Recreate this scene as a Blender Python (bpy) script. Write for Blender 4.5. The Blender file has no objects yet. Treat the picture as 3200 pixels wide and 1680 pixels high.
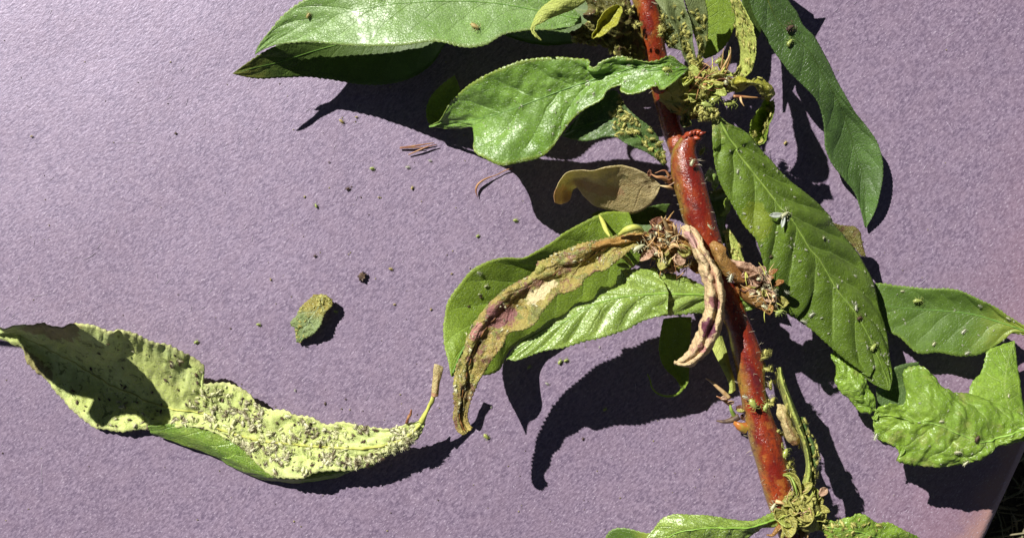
import bpy, math, random
import numpy as np
from mathutils import Vector, Matrix, noise as mnoise

# ------------------------------------------------------------------ scene, camera, light
scene = bpy.context.scene
scene.unit_settings.system = 'METRIC'
scene.unit_settings.scale_length = 0.01          # one unit is one centimetre
C = scene.collection
H = 24.0                                         # camera height above the sheet of paper
S = 400.0 / 3.0                                  # photograph pixels per centimetre at paper level

cam_d = bpy.data.cameras.new("camera")
cam_d.sensor_width = 36.0
cam_d.lens = 36.0
cam_d.clip_start = 0.5
cam_d.clip_end = 2000.0
cam = bpy.data.objects.new("camera", cam_d)
cam.location = (0, 0, H)
C.objects.link(cam)
scene.camera = cam

SUN_EL = math.radians(42)
SUN_AZ = math.radians(180 - 44)                  # where the sun stands: upper left of the picture
w = bpy.data.worlds.new("World")
scene.world = w
w.use_nodes = True
wn = w.node_tree
for n in list(wn.nodes): wn.nodes.remove(n)
sky = wn.nodes.new('ShaderNodeTexSky')
sky.sky_type = 'NISHITA'
sky.sun_disc = False
sky.sun_elevation = SUN_EL
sky.sun_rotation = math.radians(90) - SUN_AZ
sky.air_density = 0.18                           # very clear air: a dark sky and hard shadows
sky.dust_density = 0.0
sky.ozone_density = 0.5
bg = wn.nodes.new('ShaderNodeBackground')
bg.inputs['Strength'].default_value = 0.05
wo = wn.nodes.new('ShaderNodeOutputWorld')
hs = wn.nodes.new('ShaderNodeHueSaturation'); hs.inputs['Saturation'].default_value = 0.6
wn.links.new(sky.outputs[0], hs.inputs['Color']); wn.links.new(hs.outputs[0], bg.inputs[0])
wn.links.new(bg.outputs[0], wo.inputs[0])

sun_d = bpy.data.lights.new("sun", 'SUN')
sun_d.energy = 5.0
sun_d.angle = math.radians(0.5)
sun_d.color = (1.0, 0.97, 0.92)
sun = bpy.data.objects.new("sun", sun_d)
sdir = Vector((math.cos(SUN_AZ) * math.cos(SUN_EL), math.sin(SUN_AZ) * math.cos(SUN_EL), math.sin(SUN_EL)))
sun.rotation_euler = sdir.to_track_quat('Z', 'Y').to_euler()
sun.location = sdir * 60
C.objects.link(sun)

scene.view_settings.view_transform = 'Standard'
scene.view_settings.look = 'None'
scene.view_settings.gamma = 1.0
scene.view_settings.exposure = 0.5
scene.render.engine = 'CYCLES'
scene.cycles.max_bounces = 8
scene.cycles.transparent_max_bounces = 6

rng = random.Random(7)

# ------------------------------------------------------------------ measuring helpers
# Frames of the enlargements the photograph was measured in: origin and pixels per enlarged pixel.
FR = {'P': (0, 0, 1.0), 'A': (700, 0, .4437), 'B': (1300, 0, .4437), 'C': (1800, 0, .3882), 'D': (2300, 0, .5178),
      'E': (1300, 450, .4437), 'F': (1900, 400, .4439), 'G': (2400, 600, .4437), 'H': (1300, 750, .4808),
      'I': (1900, 1000, .5028), 'J': (2500, 1000, .5029), 'K': (0, 950, .4808), 'L': (600, 1050, .4661),
      'M': (1850, 0, .1849), 'N': (2050, 150, .2441), 'O': (1950, 680, .1627), 'Q': (2200, 780, .1997),
      'R': (2150, 1050, .2219), 'T': (2350, 1400, .2071), 'U': (2150, 430, .2959),
      'V': (800, 350, .5178), 'W': (850, 850, .2219), 'X': (3000, 1300, .281)}

def rd(pts, fr='P'):
    """list of points, with frame letters between them, in photograph pixels"""
    out = []
    for p in pts:
        if isinstance(p, str): fr = p
        else:
            a = FR[fr]; out.append((a[0] + p[0] * a[2], a[1] + p[1] * a[2]))
    return np.array(out, float)

def W3(px, py, z):
    """the place in the world, z above the paper, that was measured at this pixel"""
    f = 1.0 - z / H
    return np.stack([(px - 1600.0) / S * f, (840.0 - py) / S * f, z + 0 * px], -1)

def pt(px, py, z): return Vector(W3(np.array(float(px)), np.array(float(py)), np.array(float(z))))

def spline(P, n, closed=False):
    """Catmull-Rom through P, n samples evenly spaced along it"""
    P = np.asarray(P, float)
    if len(P) == 1: return np.repeat(P, n, 0)
    d = np.r_[0, np.cumsum(np.maximum(np.linalg.norm(np.diff(P[:, :2], axis=0), axis=1), 1e-6))]
    m = np.zeros_like(P)
    for i in range(len(P)):
        if i == 0: m[i] = (P[1] - P[0]) / (d[1] - d[0])
        elif i == len(P) - 1: m[i] = (P[-1] - P[-2]) / (d[-1] - d[-2])
        else: m[i] = 0.5 * ((P[i] - P[i - 1]) / (d[i] - d[i - 1]) + (P[i + 1] - P[i]) / (d[i + 1] - d[i]))
    t = np.linspace(0, d[-1], n)
    k = np.clip(np.searchsorted(d, t, side='right') - 1, 0, len(P) - 2)
    h = (d[k + 1] - d[k]); u = ((t - d[k]) / h)
    u = u[:, None]; h = h[:, None]
    return ((2 * u**3 - 3 * u**2 + 1) * P[k] + (u**3 - 2 * u**2 + u) * h * m[k]
            + (-2 * u**3 + 3 * u**2) * P[k + 1] + (u**3 - u**2) * h * m[k + 1])

def interp1(vals, n):
    v = np.asarray(vals, float)
    if v.ndim == 0: return np.full(n, float(v))
    x = np.linspace(0, 1, len(v)); X = np.linspace(0, 1, n)
    P = np.stack([x * len(v) * 3, v], 1)
    m = np.gradient(v, x) if len(v) > 2 else np.full(len(v), (v[-1] - v[0]))
    k = np.clip(np.searchsorted(x, X, side='right') - 1, 0, len(v) - 2)
    h = x[k + 1] - x[k]; u = (X - x[k]) / h
    return ((2*u**3 - 3*u**2 + 1) * v[k] + (u**3 - 2*u**2 + u) * h * m[k] + (-2*u**3 + 3*u**2) * v[k+1] + (u**3 - u**2) * h * m[k+1])

# ------------------------------------------------------------------ object helpers
def tag(o, label=None, cat=None, group=None, kind=None):
    if label: o['label'] = label
    if cat: o['category'] = cat
    if group: o['group'] = group
    if kind: o['kind'] = kind
    return o

def empty(name, loc):
    o = bpy.data.objects.new(name, None)
    o.location = loc
    o.empty_display_size = 0.3
    C.objects.link(o)
    return o

def mesh_obj(name, V, F, mat, parent=None, smooth=True, uv=None):
    me = bpy.data.meshes.new(name)
    me.from_pydata([tuple(v) for v in V], [], [tuple(int(i) for i in f) for f in F])
    if uv is not None:
        L = me.uv_layers.new(name='UVMap')
        li = np.empty(len(me.loops), int); me.loops.foreach_get('vertex_index', li)
        L.data.foreach_set('uv', np.asarray(uv, float)[li].ravel())
    if smooth: me.polygons.foreach_set('use_smooth', [True] * len(me.polygons))
    me.materials.append(mat)
    me.update()
    o = bpy.data.objects.new(name, me)
    C.objects.link(o)
    if parent:
        o.parent = parent
        # all shapes are written in world coordinates: undo the parent's own place
        if parent.type == 'EMPTY': o.matrix_parent_inverse = Matrix.Translation(-Vector(parent.location))
    return o

def grid_faces(nt, ns):
    i = np.arange(nt - 1)[:, None]; j = np.arange(ns - 1)[None, :]
    a = i * ns + j
    return np.stack([a, a + 1, a + ns + 1, a + ns], -1).reshape(-1, 4)

def normals(P):
    dt = np.gradient(P, axis=0); ds = np.gradient(P, axis=1)
    n = np.cross(ds, dt)
    l = np.linalg.norm(n, axis=-1, keepdims=True)
    n = n / np.maximum(l, 1e-9)
    return n

def nz(x, y, z=0.0): return mnoise.noise((x, y, z))

REG = {}
def leaf(name, parent, rails, mat, nt=110, ns=25, spos=None, serr=(0.012, 40), wave=(0, 0), crk=(0, 1, 1), puck=(0, 8, 1.2),
         thick=0.013, lift=None, label=None, rib=None, ribmat=None, base='end', key=None, seed=0, cup=None, ridge=None):
    """a blade lofted across measured rails; each rail is (points, heights)"""
    R = []
    for pts, zs in rails:
        q = spline(rd(pts), nt)
        R.append(np.concatenate([q, interp1(zs, nt)[:, None]], 1))
    R = np.stack(R, 0)                               # rails, nt, 3
    nr = len(R)
    sp = np.linspace(0, 1, nr) if spos is None else np.array(spos, float)
    s = np.linspace(0, 1, ns)
    m = np.zeros_like(R)
    for i in range(nr):
        if i == 0: m[i] = (R[1] - R[0]) / (sp[1] - sp[0])
        elif i == nr - 1: m[i] = (R[-1] - R[-2]) / (sp[-1] - sp[-2])
        else: m[i] = 0.5 * ((R[i] - R[i-1]) / (sp[i] - sp[i-1]) + (R[i+1] - R[i]) / (sp[i+1] - sp[i]))
    k = np.clip(np.searchsorted(sp, s, side='right') - 1, 0, nr - 2)
    h = (sp[k+1] - sp[k])[:, None, None]; u = ((s - sp[k]) / (sp[k+1] - sp[k]))[:, None, None]
    G = ((2*u**3 - 3*u**2 + 1) * R[k] + (u**3 - 2*u**2 + u) * h * m[k] + (-2*u**3 + 3*u**2) * R[k+1] + (u**3 - u**2) * h * m[k+1])
    G = G.transpose(1, 0, 2)                         # nt, ns, 3
    px, py, z = G[..., 0], G[..., 1], G[..., 2]
    P = W3(px, py, z)
    t = np.linspace(0, 1, nt)[:, None] + 0 * s[None, :]
    a = np.abs(s[None, :] - 0.5) * 2 + 0 * t
    # serration: push the margin out and in along the blade
    if serr[0]:
        ds = np.gradient(P, axis=1); ds /= np.maximum(np.linalg.norm(ds, axis=-1, keepdims=True), 1e-6)
        for side, sg in ((0, -1), (ns - 1, 1)):
            for i in range(nt):
                ph = (t[i, 0] * serr[1] + 0.35 * nz(t[i, 0] * 9, seed + side)) % 1.0
                am = 1.5 * serr[0] * (0.5 + 0.9 * abs(nz(t[i, 0] * 14, 3.1 + seed + side))) * min(1, 12 * min(t[i, 0], 1 - t[i, 0]))
                P[i, side] += ds[i, side] * sg * am * 2 * (ph if ph < 0.75 else (1 - ph) * 3)
    N = normals(P)
    if N[..., 2].mean() < 0: N = -N
    D = np.zeros((nt, ns))
    if puck[0]:
        ph = t * puck[1] - a ** .8 * puck[2] + np.where(s[None, :] > .5, .43, 0)
        ph = ph % 1.0
        D += puck[0] * (np.sin(np.pi * ph) - 0.55) * np.clip(a * 4, 0, 1) * np.clip((1 - a) * 5, 0, 1) * np.clip(np.minimum(t, 1 - t) * 8, 0, 1)
    if ridge: D += ridge * np.exp(-(a / 0.09) ** 2)
    if wave[0]: D += wave[0] * np.sin(t * wave[1] * 6.283 + np.where(s > .5, 1.7, 0) + seed) * a ** 2
    if crk[0] or True:
        ca, cs, an = crk
        if ca:
            Lpx = np.linalg.norm(np.diff(R[nr // 2, :, :2], axis=0), axis=1).sum() / S
            Wd = np.linalg.norm(R[0, nt // 2, :2] - R[-1, nt // 2, :2]) / S
            for i in range(nt):
                for j in range(ns):
                    x = t[i, j] * Lpx * cs / an; y = s[j] * max(Wd, .3) * cs
                    D[i, j] += ca * (nz(x, y, seed * 3.7) + 0.55 * nz(x * 2.3, y * 2.3, seed + 9) + 0.3 * nz(x * 5, y * 5, seed + 5))
    P = P + N * D[..., None]
    if lift is not None: P = P + np.array(lift)
    uv = np.stack([s[None, :] + 0 * t, t], -1).reshape(-1, 2)
    o = mesh_obj(name, P.reshape(-1, 3), grid_faces(nt, ns), mat, parent, uv=uv)
    md = o.modifiers.new('thickness', 'SOLIDIFY'); md.thickness = thick; md.offset = 0
    if label: o['label'] = label
    if rib:
        mid = P[:, ns // 2] + N[:, ns // 2] * rib * 0.35
        tt = np.linspace(0, 1, nt)
        rad = rib * .8 * (0.2 + 0.8 * (tt if base == 'end' else 1 - tt)) * np.array([.75 + .6 * abs(nz(q * 23, seed + 2.2)) for q in tt])
        tube('midrib', mid[1:-2], rad[1:-2], ribmat or mat, o, sides=6)
    if key or True:
        REG[key or name] = (px, py, P, N, t, a)
    return o

def tube(name, P, rad, mat, parent=None, sides=10, bump=0, seed=0, cap=True, raw=False):
    P = np.asarray(P, float); n = len(P)
    rad = np.broadcast_to(np.asarray(rad, float), (n,))
    T = np.gradient(P, axis=0); T /= np.maximum(np.linalg.norm(T, axis=1, keepdims=True), 1e-9)
    up = np.array([0, 0, 1.0])
    if abs(T[0] @ up) > .95: up = np.array([1.0, 0, 0])
    V = []; uv = []
    b = np.cross(T[0], up); b /= np.linalg.norm(b)
    for i in range(n):
        b = b - T[i] * (b @ T[i]); b /= max(np.linalg.norm(b), 1e-9)
        c = np.cross(b, T[i])
        for k in range(sides):
            an = 2 * math.pi * k / sides
            r = rad[i]
            if bump: r += bump * (nz(P[i][1] * 3 + seed, math.cos(an) * 1.2, math.sin(an) * 1.2) + .5 * nz(P[i][1] * 9 + seed, math.cos(an) * 3, math.sin(an) * 3))
            V.append(P[i] + (b * math.cos(an) + c * math.sin(an)) * r); uv.append((k / sides, i / (n - 1)))
    F = []
    for i in range(n - 1):
        for k in range(sides):
            k2 = (k + 1) % sides
            F.append((i * sides + k, i * sides + k2, (i + 1) * sides + k2, (i + 1) * sides + k))
    if cap:
        F.append(tuple(range(sides))[::-1]); F.append(tuple((n - 1) * sides + k for k in range(sides)))
    if raw: return V, F
    return mesh_obj(name, V, F, mat, parent, uv=uv)

class Soup:
    """collects many small pieces into one mesh"""
    def __init__(self): self.V = []; self.F = []; self.n = 0
    def add(self, V, F):
        self.V.extend([tuple(v) for v in V]); self.F.extend([tuple(i + self.n for i in f) for f in F]); self.n += len(V)
    def obj(self, name, mat, parent=None): return mesh_obj(name, self.V, self.F, mat, parent)

# ------------------------------------------------------------------ materials
class G:
    def __init__(self, name):
        self.m = bpy.data.materials.new(name); self.m.use_nodes = True
        self.t = self.m.node_tree
        for n in list(self.t.nodes): self.t.nodes.remove(n)
        self.out = self.t.nodes.new('ShaderNodeOutputMaterial')
        self.co = self.t.nodes.new('ShaderNodeTexCoord')
    def set(self, sock, v):
        if hasattr(v, 'is_linked') or hasattr(v, 'links'): self.t.links.new(v, sock)
        elif isinstance(v, (tuple, list)): sock.default_value = (*v, 1.0) if len(v) == 3 and sock.type == 'RGBA' else v
        else: sock.default_value = v
    def math(self, op, a, b=0.0, c=0.0, clamp=False):
        n = self.t.nodes.new('ShaderNodeMath'); n.operation = op; n.use_clamp = clamp
        for i, v in enumerate((a, b, c)): self.set(n.inputs[i], v)
        return n.outputs[0]
    def mix(self, f, a, b, mode='MIX'):
        n = self.t.nodes.new('ShaderNodeMix'); n.data_type = 'RGBA'; n.blend_type = mode
        self.set(n.inputs[0], f); self.set(n.inputs[6], a); self.set(n.inputs[7], b)
        return n.outputs[2]
    def noise(self, vec, scale, detail=3, rough=.55, dist=0.0):
        n = self.t.nodes.new('ShaderNodeTexNoise')
        self.set(n.inputs['Vector'], vec); n.inputs['Scale'].default_value = scale; n.inputs['Detail'].default_value = detail
        n.inputs['Roughness'].default_value = rough; n.inputs['Distortion'].default_value = dist
        return n.outputs[0]
    def voro(self, vec, scale, feature='F1', rnd=1.0):
        n = self.t.nodes.new('ShaderNodeTexVoronoi'); n.feature = feature
        self.set(n.inputs['Vector'], vec); n.inputs['Scale'].default_value = scale; n.inputs['Randomness'].default_value = rnd
        return n.outputs['Distance']
    def mapv(self, vec, rot=0.0, sc=(1, 1, 1), loc=(0, 0, 0)):
        if rot:
            q = self.t.nodes.new('ShaderNodeMapping'); self.set(q.inputs[0], vec)
            q.inputs['Rotation'].default_value = (0, 0, rot); vec = q.outputs[0]; rot = 0.0
        n = self.t.nodes.new('ShaderNodeMapping'); self.set(n.inputs[0], vec)
        n.inputs['Rotation'].default_value = (0, 0, rot); n.inputs['Scale'].default_value = sc; n.inputs['Location'].default_value = loc
        return n.outputs[0]
    def step(self, v, lo, hi):
        n = self.t.nodes.new('ShaderNodeMapRange'); n.interpolation_type = 'SMOOTHSTEP'
        self.set(n.inputs[0], v); n.inputs[1].default_value = lo; n.inputs[2].default_value = hi
        return n.outputs[0]
    def xyz(self, vec):
        n = self.t.nodes.new('ShaderNodeSeparateXYZ'); self.set(n.inputs[0], vec); return n.outputs
    def bump(self, h, strength, dist, nrm=None):
        n = self.t.nodes.new('ShaderNodeBump'); n.inputs['Strength'].default_value = strength; n.inputs['Distance'].default_value = dist
        self.set(n.inputs['Height'], h)
        if nrm is not None: self.set(n.inputs['Normal'], nrm)
        return n.outputs[0]
    def bsdf(self, col, rough, nrm=None, spec=0.5, transl=0.0, tcol=None, sheen=0.0, coat=0.0, tint=None):
        p = self.t.nodes.new('ShaderNodeBsdfPrincipled')
        self.set(p.inputs['Base Color'], col); self.set(p.inputs['Roughness'], rough)
        self.set(p.inputs['Specular IOR Level'], spec)
        if tint: p.inputs['Specular Tint'].default_value = (*tint, 1)
        if sheen: p.inputs['Sheen Weight'].default_value = sheen; p.inputs['Sheen Roughness'].default_value = .4
        if coat: p.inputs['Coat Weight'].default_value = coat; p.inputs['Coat Roughness'].default_value = .14 if coat > .3 else .22
        if nrm is not None: self.set(p.inputs['Normal'], nrm)
        res = p.outputs[0]
        if transl:
            tr = self.t.nodes.new('ShaderNodeBsdfTranslucent'); self.set(tr.inputs['Color'], tcol if tcol is not None else col)
            if nrm is not None: self.set(tr.inputs['Normal'], nrm)
            mx = self.t.nodes.new('ShaderNodeMixShader'); mx.inputs[0].default_value = transl
            self.t.links.new(p.outputs[0], mx.inputs[1]); self.t.links.new(tr.outputs[0], mx.inputs[2]); res = mx.outputs[0]
        self.t.links.new(res, self.out.inputs[0])
        return self.m

def leaf_mat(name, base, base2, vein, nv=9, vk=1.2, vein_f=.5, edge=None, blot=None, blot_t=(.62, .7), blot_s=3.0, blot2=None,
             speck=0.0, speck_c=(.6, .65, .45), rough=.42, spec=.5, transl=.22, back=None, tip=None, tip_r=(0.8, 1.0), tip0=None, tip0_r=(.2, 0),
             bumpv=.5, fine=.3, mott=.5, coat=0.0, midf=.7, rvar=.15, stains=()):
    g = G(name)
    obj = g.co.outputs['Object']; uv = g.co.outputs['UV']
    x, y, _ = g.xyz(uv)
    n1 = g.noise(obj, 1.1, 3); n2 = g.noise(obj, 7.0, 4, .65); n3 = g.noise(obj, 30.0, 3, .6)
    a = g.math('MULTIPLY', g.math('ABSOLUTE', g.math('SUBTRACT', x, .5)), 2.0)
    jit = g.math('MULTIPLY', g.math('SUBTRACT', g.noise(obj, 3.0, 2), .5), .22)
    side = g.math('MULTIPLY', g.math('GREATER_THAN', x, .5), .43)
    ph = g.math('ADD', g.math('ADD', g.math('SUBTRACT', g.math('MULTIPLY', y, float(nv)), g.math('MULTIPLY', g.math('POWER', a, .8), vk)), jit), side)
    d = g.math('ABSOLUTE', g.math('SUBTRACT', g.math('FRACT', ph), .5))      # .5 at the vein
    lat = g.math('MULTIPLY', g.step(d, .43, .49), g.step(a, 1.0, .6))
    mid = g.step(a, .055, .02)
    ret = g.step(g.voro(obj, 13.0, 'DISTANCE_TO_EDGE'), .07, .0)             # net of small veins
    col = g.mix(g.step(n1, .35, .68), base, base2)
    col = g.mix(g.math('MULTIPLY', g.step(n2, .35, .7), mott), col, tuple(c * .62 for c in base))
    col = g.mix(g.math('MULTIPLY', g.step(n2, .56, .75), mott * .7), col, tuple(min(1, c * 1.5) for c in base2))
    col = g.mix(g.math('MULTIPLY', ret, .26 if rough < .47 else .08), col, vein)
    if tip is not None: col = g.mix(g.step(g.math('ADD', y, g.math('MULTIPLY', g.math('SUBTRACT', n2, .5), .25)), *tip_r), col, tip)
    if tip0 is not None: col = g.mix(g.step(g.math('ADD', y, g.math('MULTIPLY', g.math('SUBTRACT', n2, .5), .25)), *tip0_r), col, tip0)
    if blot is not None:
        nb = g.noise(obj, blot_s, 4, .65, .6)
        col = g.mix(g.step(nb, *blot_t), col, blot)
        if blot2 is not None:
            nb2 = g.noise(g.mapv(obj, loc=(7, 3, 1)), blot_s * .8, 4, .7, .6)
            col = g.mix(g.step(nb2, blot_t[0] + .02, blot_t[1] + .04), col, blot2)
    if edge is not None:
        col = g.mix(g.math('MULTIPLY', g.step(g.math('ADD', a, g.math('MULTIPLY', g.math('SUBTRACT', n2, .5), .15)), .9, 1.0), .75), col, edge)
    col = g.mix(g.math('MULTIPLY', lat, vein_f), col, vein)
    col = g.mix(g.math('MULTIPLY', mid, midf), col, vein)
    col = g.mix(g.math('MULTIPLY', g.step(n3, .4, .75), fine), col, tuple(min(1, c * 1.6) for c in base2))
    if speck:  # pale specks: dried aphid skins, plus honeydew glints painted into the colour
        vd = g.voro(g.mapv(obj, rot=.5, sc=(1, 1.8, 1)), 9.0)
        sp = g.math('MULTIPLY', g.step(vd, .17, .09), g.step(g.noise(obj, 1.9, 2), .62 - speck * .3, .72 - speck * .3))
        col = g.mix(sp, col, speck_c)
        vd2 = g.voro(obj, 21.0)
        sp2 = g.math('MULTIPLY', g.step(vd2, .2, .1), g.step(g.noise(g.mapv(obj, loc=(3, 3, 3)), 2.6, 2), .62 - speck * .3, .7 - speck * .3))
        col = g.mix(sp2, col, speck_c)
    for (u0, v0, ru, rv, cs, st) in stains:          # blemishes with a shape of their own
        du = g.math('DIVIDE', g.math('SUBTRACT', x, u0), ru); dv = g.math('DIVIDE', g.math('SUBTRACT', y, v0), rv)
        dd = g.math('ADD', g.math('MULTIPLY', du, du), g.math('MULTIPLY', dv, dv))
        dd = g.math('ADD', dd, g.math('MULTIPLY', g.math('SUBTRACT', n2, .5), 2.6))
        col = g.mix(g.math('MULTIPLY', g.step(dd, 1.15, .75), st), col, cs)
    hgt = g.math('ADD', g.math('MULTIPLY', lat, -.25), g.math('MULTIPLY', ret, -.22 if rough < .47 else -.05))
    hgt = g.math('ADD', hgt, g.math('MULTIPLY', n2, .9 if rough > .47 else .5))
    hgt = g.math('ADD', hgt, g.math('MULTIPLY', n3, .4 if rough > .47 else .24))
    hgt = g.math('ADD', hgt, g.math('MULTIPLY', g.noise(obj, 15.0, 2, .5), .4 if rough > .47 else .12))
    nrm = g.bump(hgt, bumpv, .036)
    r = g.math('ADD', rough - rvar * .5, g.math('MULTIPLY', n2, rvar))
    r = g.math('ADD', r, g.math('MULTIPLY', g.math('SUBTRACT', g.noise(g.mapv(obj, loc=(5, 2, 7)), 1.7, 3), .5), .55))
    tc = g.mix(.5, col, tuple(min(1, c * f) for c, f in zip(base2, (2.2, 2.0, .8))))
    m = g.bsdf(col, g.math('MAXIMUM', r, .2), nrm, spec, transl, tc, coat=coat)
    if back is not None:
        # lower face of the blade has its own colour
        geo = g.t.nodes.new('ShaderNodeNewGeometry')
    return m

def simple(name, col, col2=None, rough=.6, spec=.4, scale=8.0, bump=.3, transl=0.0, thr=(.4, .65), stretch=None, coat=0.0, bd=.02):
    g = G(name)
    v = g.co.outputs['Object']
    if stretch: v = g.mapv(v, sc=stretch)
    n = g.noise(v, scale, 4, .6)
    c = g.mix(g.step(n, *thr), col, col2 or tuple(x * .6 for x in col))
    return g.bsdf(c, rough, g.bump(n, bump, bd), spec, transl, coat=coat)

GREEN = (.075, .185, .035); GREEN_L = (.12, .27, .05); VEIN = (.25, .38, .10)
M = {}
M['leaf_gloss'] = leaf_mat('leaf_gloss', (0.163, 0.289, 0.059), (0.232, 0.39, 0.09), (.24, .36, .13), nv=9, vk=-1.6, vein_f=.15, edge=(.28, .36, .09), speck=.3, rough=.44, rvar=.25, spec=1.0, fine=.35, midf=.2, bumpv=.75, coat=0.12)
M['leaf_fold'] = leaf_mat('leaf_fold', (0.146, 0.278, 0.032), (0.215, 0.384, 0.051), (.2, .34, .09), nv=7, vk=-1.2, vein_f=.3, edge=(.28, .34, .05), speck=.9, speck_c=(.36, .48, .26), rough=.40, rvar=.35, spec=.9, midf=.6, bumpv=.8, coat=0.06)
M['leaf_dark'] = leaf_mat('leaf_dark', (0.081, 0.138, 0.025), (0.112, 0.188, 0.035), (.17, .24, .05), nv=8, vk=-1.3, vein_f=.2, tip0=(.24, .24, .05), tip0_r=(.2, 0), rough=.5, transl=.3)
M['leaf_dull'] = leaf_mat('leaf_dull', (0.076, 0.134, 0.035), (0.114, 0.196, 0.05), (.2, .3, .09), nv=8, vk=-1.2, vein_f=.3, speck=.7, speck_c=(.4, .45, .2), rough=.45)
M['leaf_big'] = leaf_mat('leaf_big', (0.11, 0.184, 0.018), (0.161, 0.255, 0.025), (.24, .36, .07), nv=9.5, vk=1.4, tip0=(.40, .44, .12), tip0_r=(.07, .0), stains=[(.15, .33, .2, .05, (.26, .32, .03), .6)], vein_f=.7, speck=.5, speck_c=(.36, .45, .24), rough=.42, spec=.55, midf=.4, blot=(.17, .24, .03), blot_t=(.6, .78), blot_s=1.6, bumpv=.7, mott=.75, coat=0.06)
M['leaf_blue'] = leaf_mat('leaf_blue', (0.077, 0.142, 0.032), (0.121, 0.226, 0.05), (.12, .2, .08), nv=10, vk=1.4, vein_f=.2, speck=.3, speck_c=(.3, .4, .25), rough=.42, spec=.8, midf=.2, bumpv=.7, coat=0.1)
M['leaf_right'] = leaf_mat('leaf_right', (0.092, 0.165, 0.027), (0.128, 0.22, 0.032), (.14, .22, .07), nv=8, vk=-1.2, vein_f=.25, edge=(.2, .3, .05), tip=(.30, .36, .05), tip_r=(.5, .85), speck=.3, speck_c=(.4, .5, .3), rough=.45, midf=.35)
M['leaf_bright'] = leaf_mat('leaf_bright', (0.215, 0.364, 0.037), (0.306, 0.466, 0.057), (.38, .50, .14), nv=7, vk=-1.1, vein_f=.4, speck=.25, speck_c=(.6, .65, .4), rough=.36, spec=.8, rvar=.3, coat=.1, mott=.8, blot=(.36, .38, .11), blot_t=(.55, .75), blot_s=2.0, midf=.6, bumpv=.8, transl=.3)
M['leaf_lime'] = leaf_mat('leaf_lime', (0.216, 0.325, 0.032), (0.287, 0.415, 0.045), (.28, .42, .09), nv=8, vk=1.2, vein_f=.25, speck=.4, speck_c=(.45, .55, .25), rough=.45, edge=(.3, .38, .06), midf=.4, mott=.75, bumpv=.8, transl=.3)
M['leaf_pucker'] = leaf_mat('leaf_pucker', (0.228, 0.349, 0.049), (0.366, 0.495, 0.098), (.32, .46, .12), nv=10, vk=-1.3, vein_f=.25, speck=.35, speck_c=(.55, .65, .45), rough=.36, rvar=.3, spec=1.0, midf=.7, bumpv=1.0, coat=0.1)
M['leaf_yellow'] = leaf_mat('leaf_yellow', (0.345, 0.374, 0.04), (0.46, 0.44, 0.05), (.42, .36, .06), nv=6, vk=1, vein_f=.2, blot=(.22, .10, .02), blot_t=(.64, .75), blot_s=4, speck=.3, rough=.45, bumpv=1.0)
M['leaf_lemon'] = leaf_mat('leaf_lemon', (0.408, 0.483, 0.1), (0.504, 0.552, 0.13), (.5, .55, .16), nv=6, vk=1, vein_f=.2, blot=(.20, .25, .05), blot_t=(.6, .72), blot_s=6, speck=.6, speck_c=(.6, .62, .3), rough=.6, bumpv=1.0)
M['leaf_grey'] = leaf_mat('leaf_grey', (0.146, 0.185, 0.065), (0.202, 0.247, 0.09), (.22, .28, .12), nv=6, vk=1, vein_f=.15, speck=.7, speck_c=(.4, .46, .25), rough=.6, bumpv=.8, midf=.3)
M['leaf_olive'] = leaf_mat('leaf_olive', (.13, .13, .03), (.20, .17, .035), (.22, .2, .05), nv=6, vk=1, vein_f=.1, blot=(.10, .05, .02), blot_t=(.5, .62), blot_s=4, speck=.5, rough=.6, bumpv=1.2)
M['leaf_dead'] = leaf_mat('leaf_dead', (0.428, 0.312, 0.086), (0.408, 0.397, 0.094), (.13, .055, .02), nv=7, vk=1, vein_f=.5, blot=(.20, .21, .055), blot_t=(.49, .60), blot_s=3.6, blot2=(.24, .10, .08), stains=[(.74, .43, .15, .06, (.74, .62, .34), .95), (.3, .12, .25, .10, (.5, .24, .06), .7), (.5, .58, .3, .05, (.28, .09, .12), .8), (.3, .66, .2, .03, (.55, .25, .22), .8), (.5, .9, .6, .07, (.22, .17, .05), .6), (.5, 1.0, .6, .03, (.6, .48, .14), .9)], speck=.6, speck_c=(.65, .6, .42), rough=.5, bumpv=1.6, midf=.8, mott=.7, transl=.15)
M['leaf_pink'] = leaf_mat('leaf_pink', (0.713, 0.506, 0.287), (0.759, 0.575, 0.322), (.40, .2, .12), nv=9, vk=-1, vein_f=.12, blot=(.52, .26, .22), blot_t=(.55, .7), blot_s=3.0, blot2=(.16, .03, .06), rough=.55, stains=[(.42, .52, .22, .05, (.20, .05, .08), .9), (.42, .68, .3, .065, (.13, .02, .06), .97), (.5, .80, .25, .03, (.5, .2, .2), .8), (.3, .1, .3, .06, (.5, .24, .28), .7), (.5, .35, .12, .12, (.45, .2, .13), .7)], bumpv=1.0, midf=.2, mott=.3)
M['leaf_tan'] = leaf_mat('leaf_tan', (0.658, 0.52, 0.243), (0.744, 0.607, 0.337), (.45, .22, .08), nv=5, vk=1, vein_f=.15, blot=(.45, .18, .08), blot_t=(.6, .8), blot_s=1.5, rough=.5, transl=.35, midf=.2, stains=[(.5, .97, .7, .12, (.60, .30, .16), .8), (.62, .6, .12, .3, (.5, .24, .14), .5), (.35, .12, .05, .02, (.14, .08, .03), .9), (.6, .1, .04, .015, (.14, .08, .03), .9), (.3, .3, .06, .03, (.2, .2, .08), .6)], bumpv=.9, mott=.6)
M['bract_orange'] = leaf_mat('bract_orange', (.34, .14, .04), (.38, .22, .06), (.5, .3, .1), nv=4, vk=1, vein_f=.1, blot=(.2, .05, .025), blot_t=(.55, .7), blot_s=4, rough=.4, bumpv=1.0)
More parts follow.
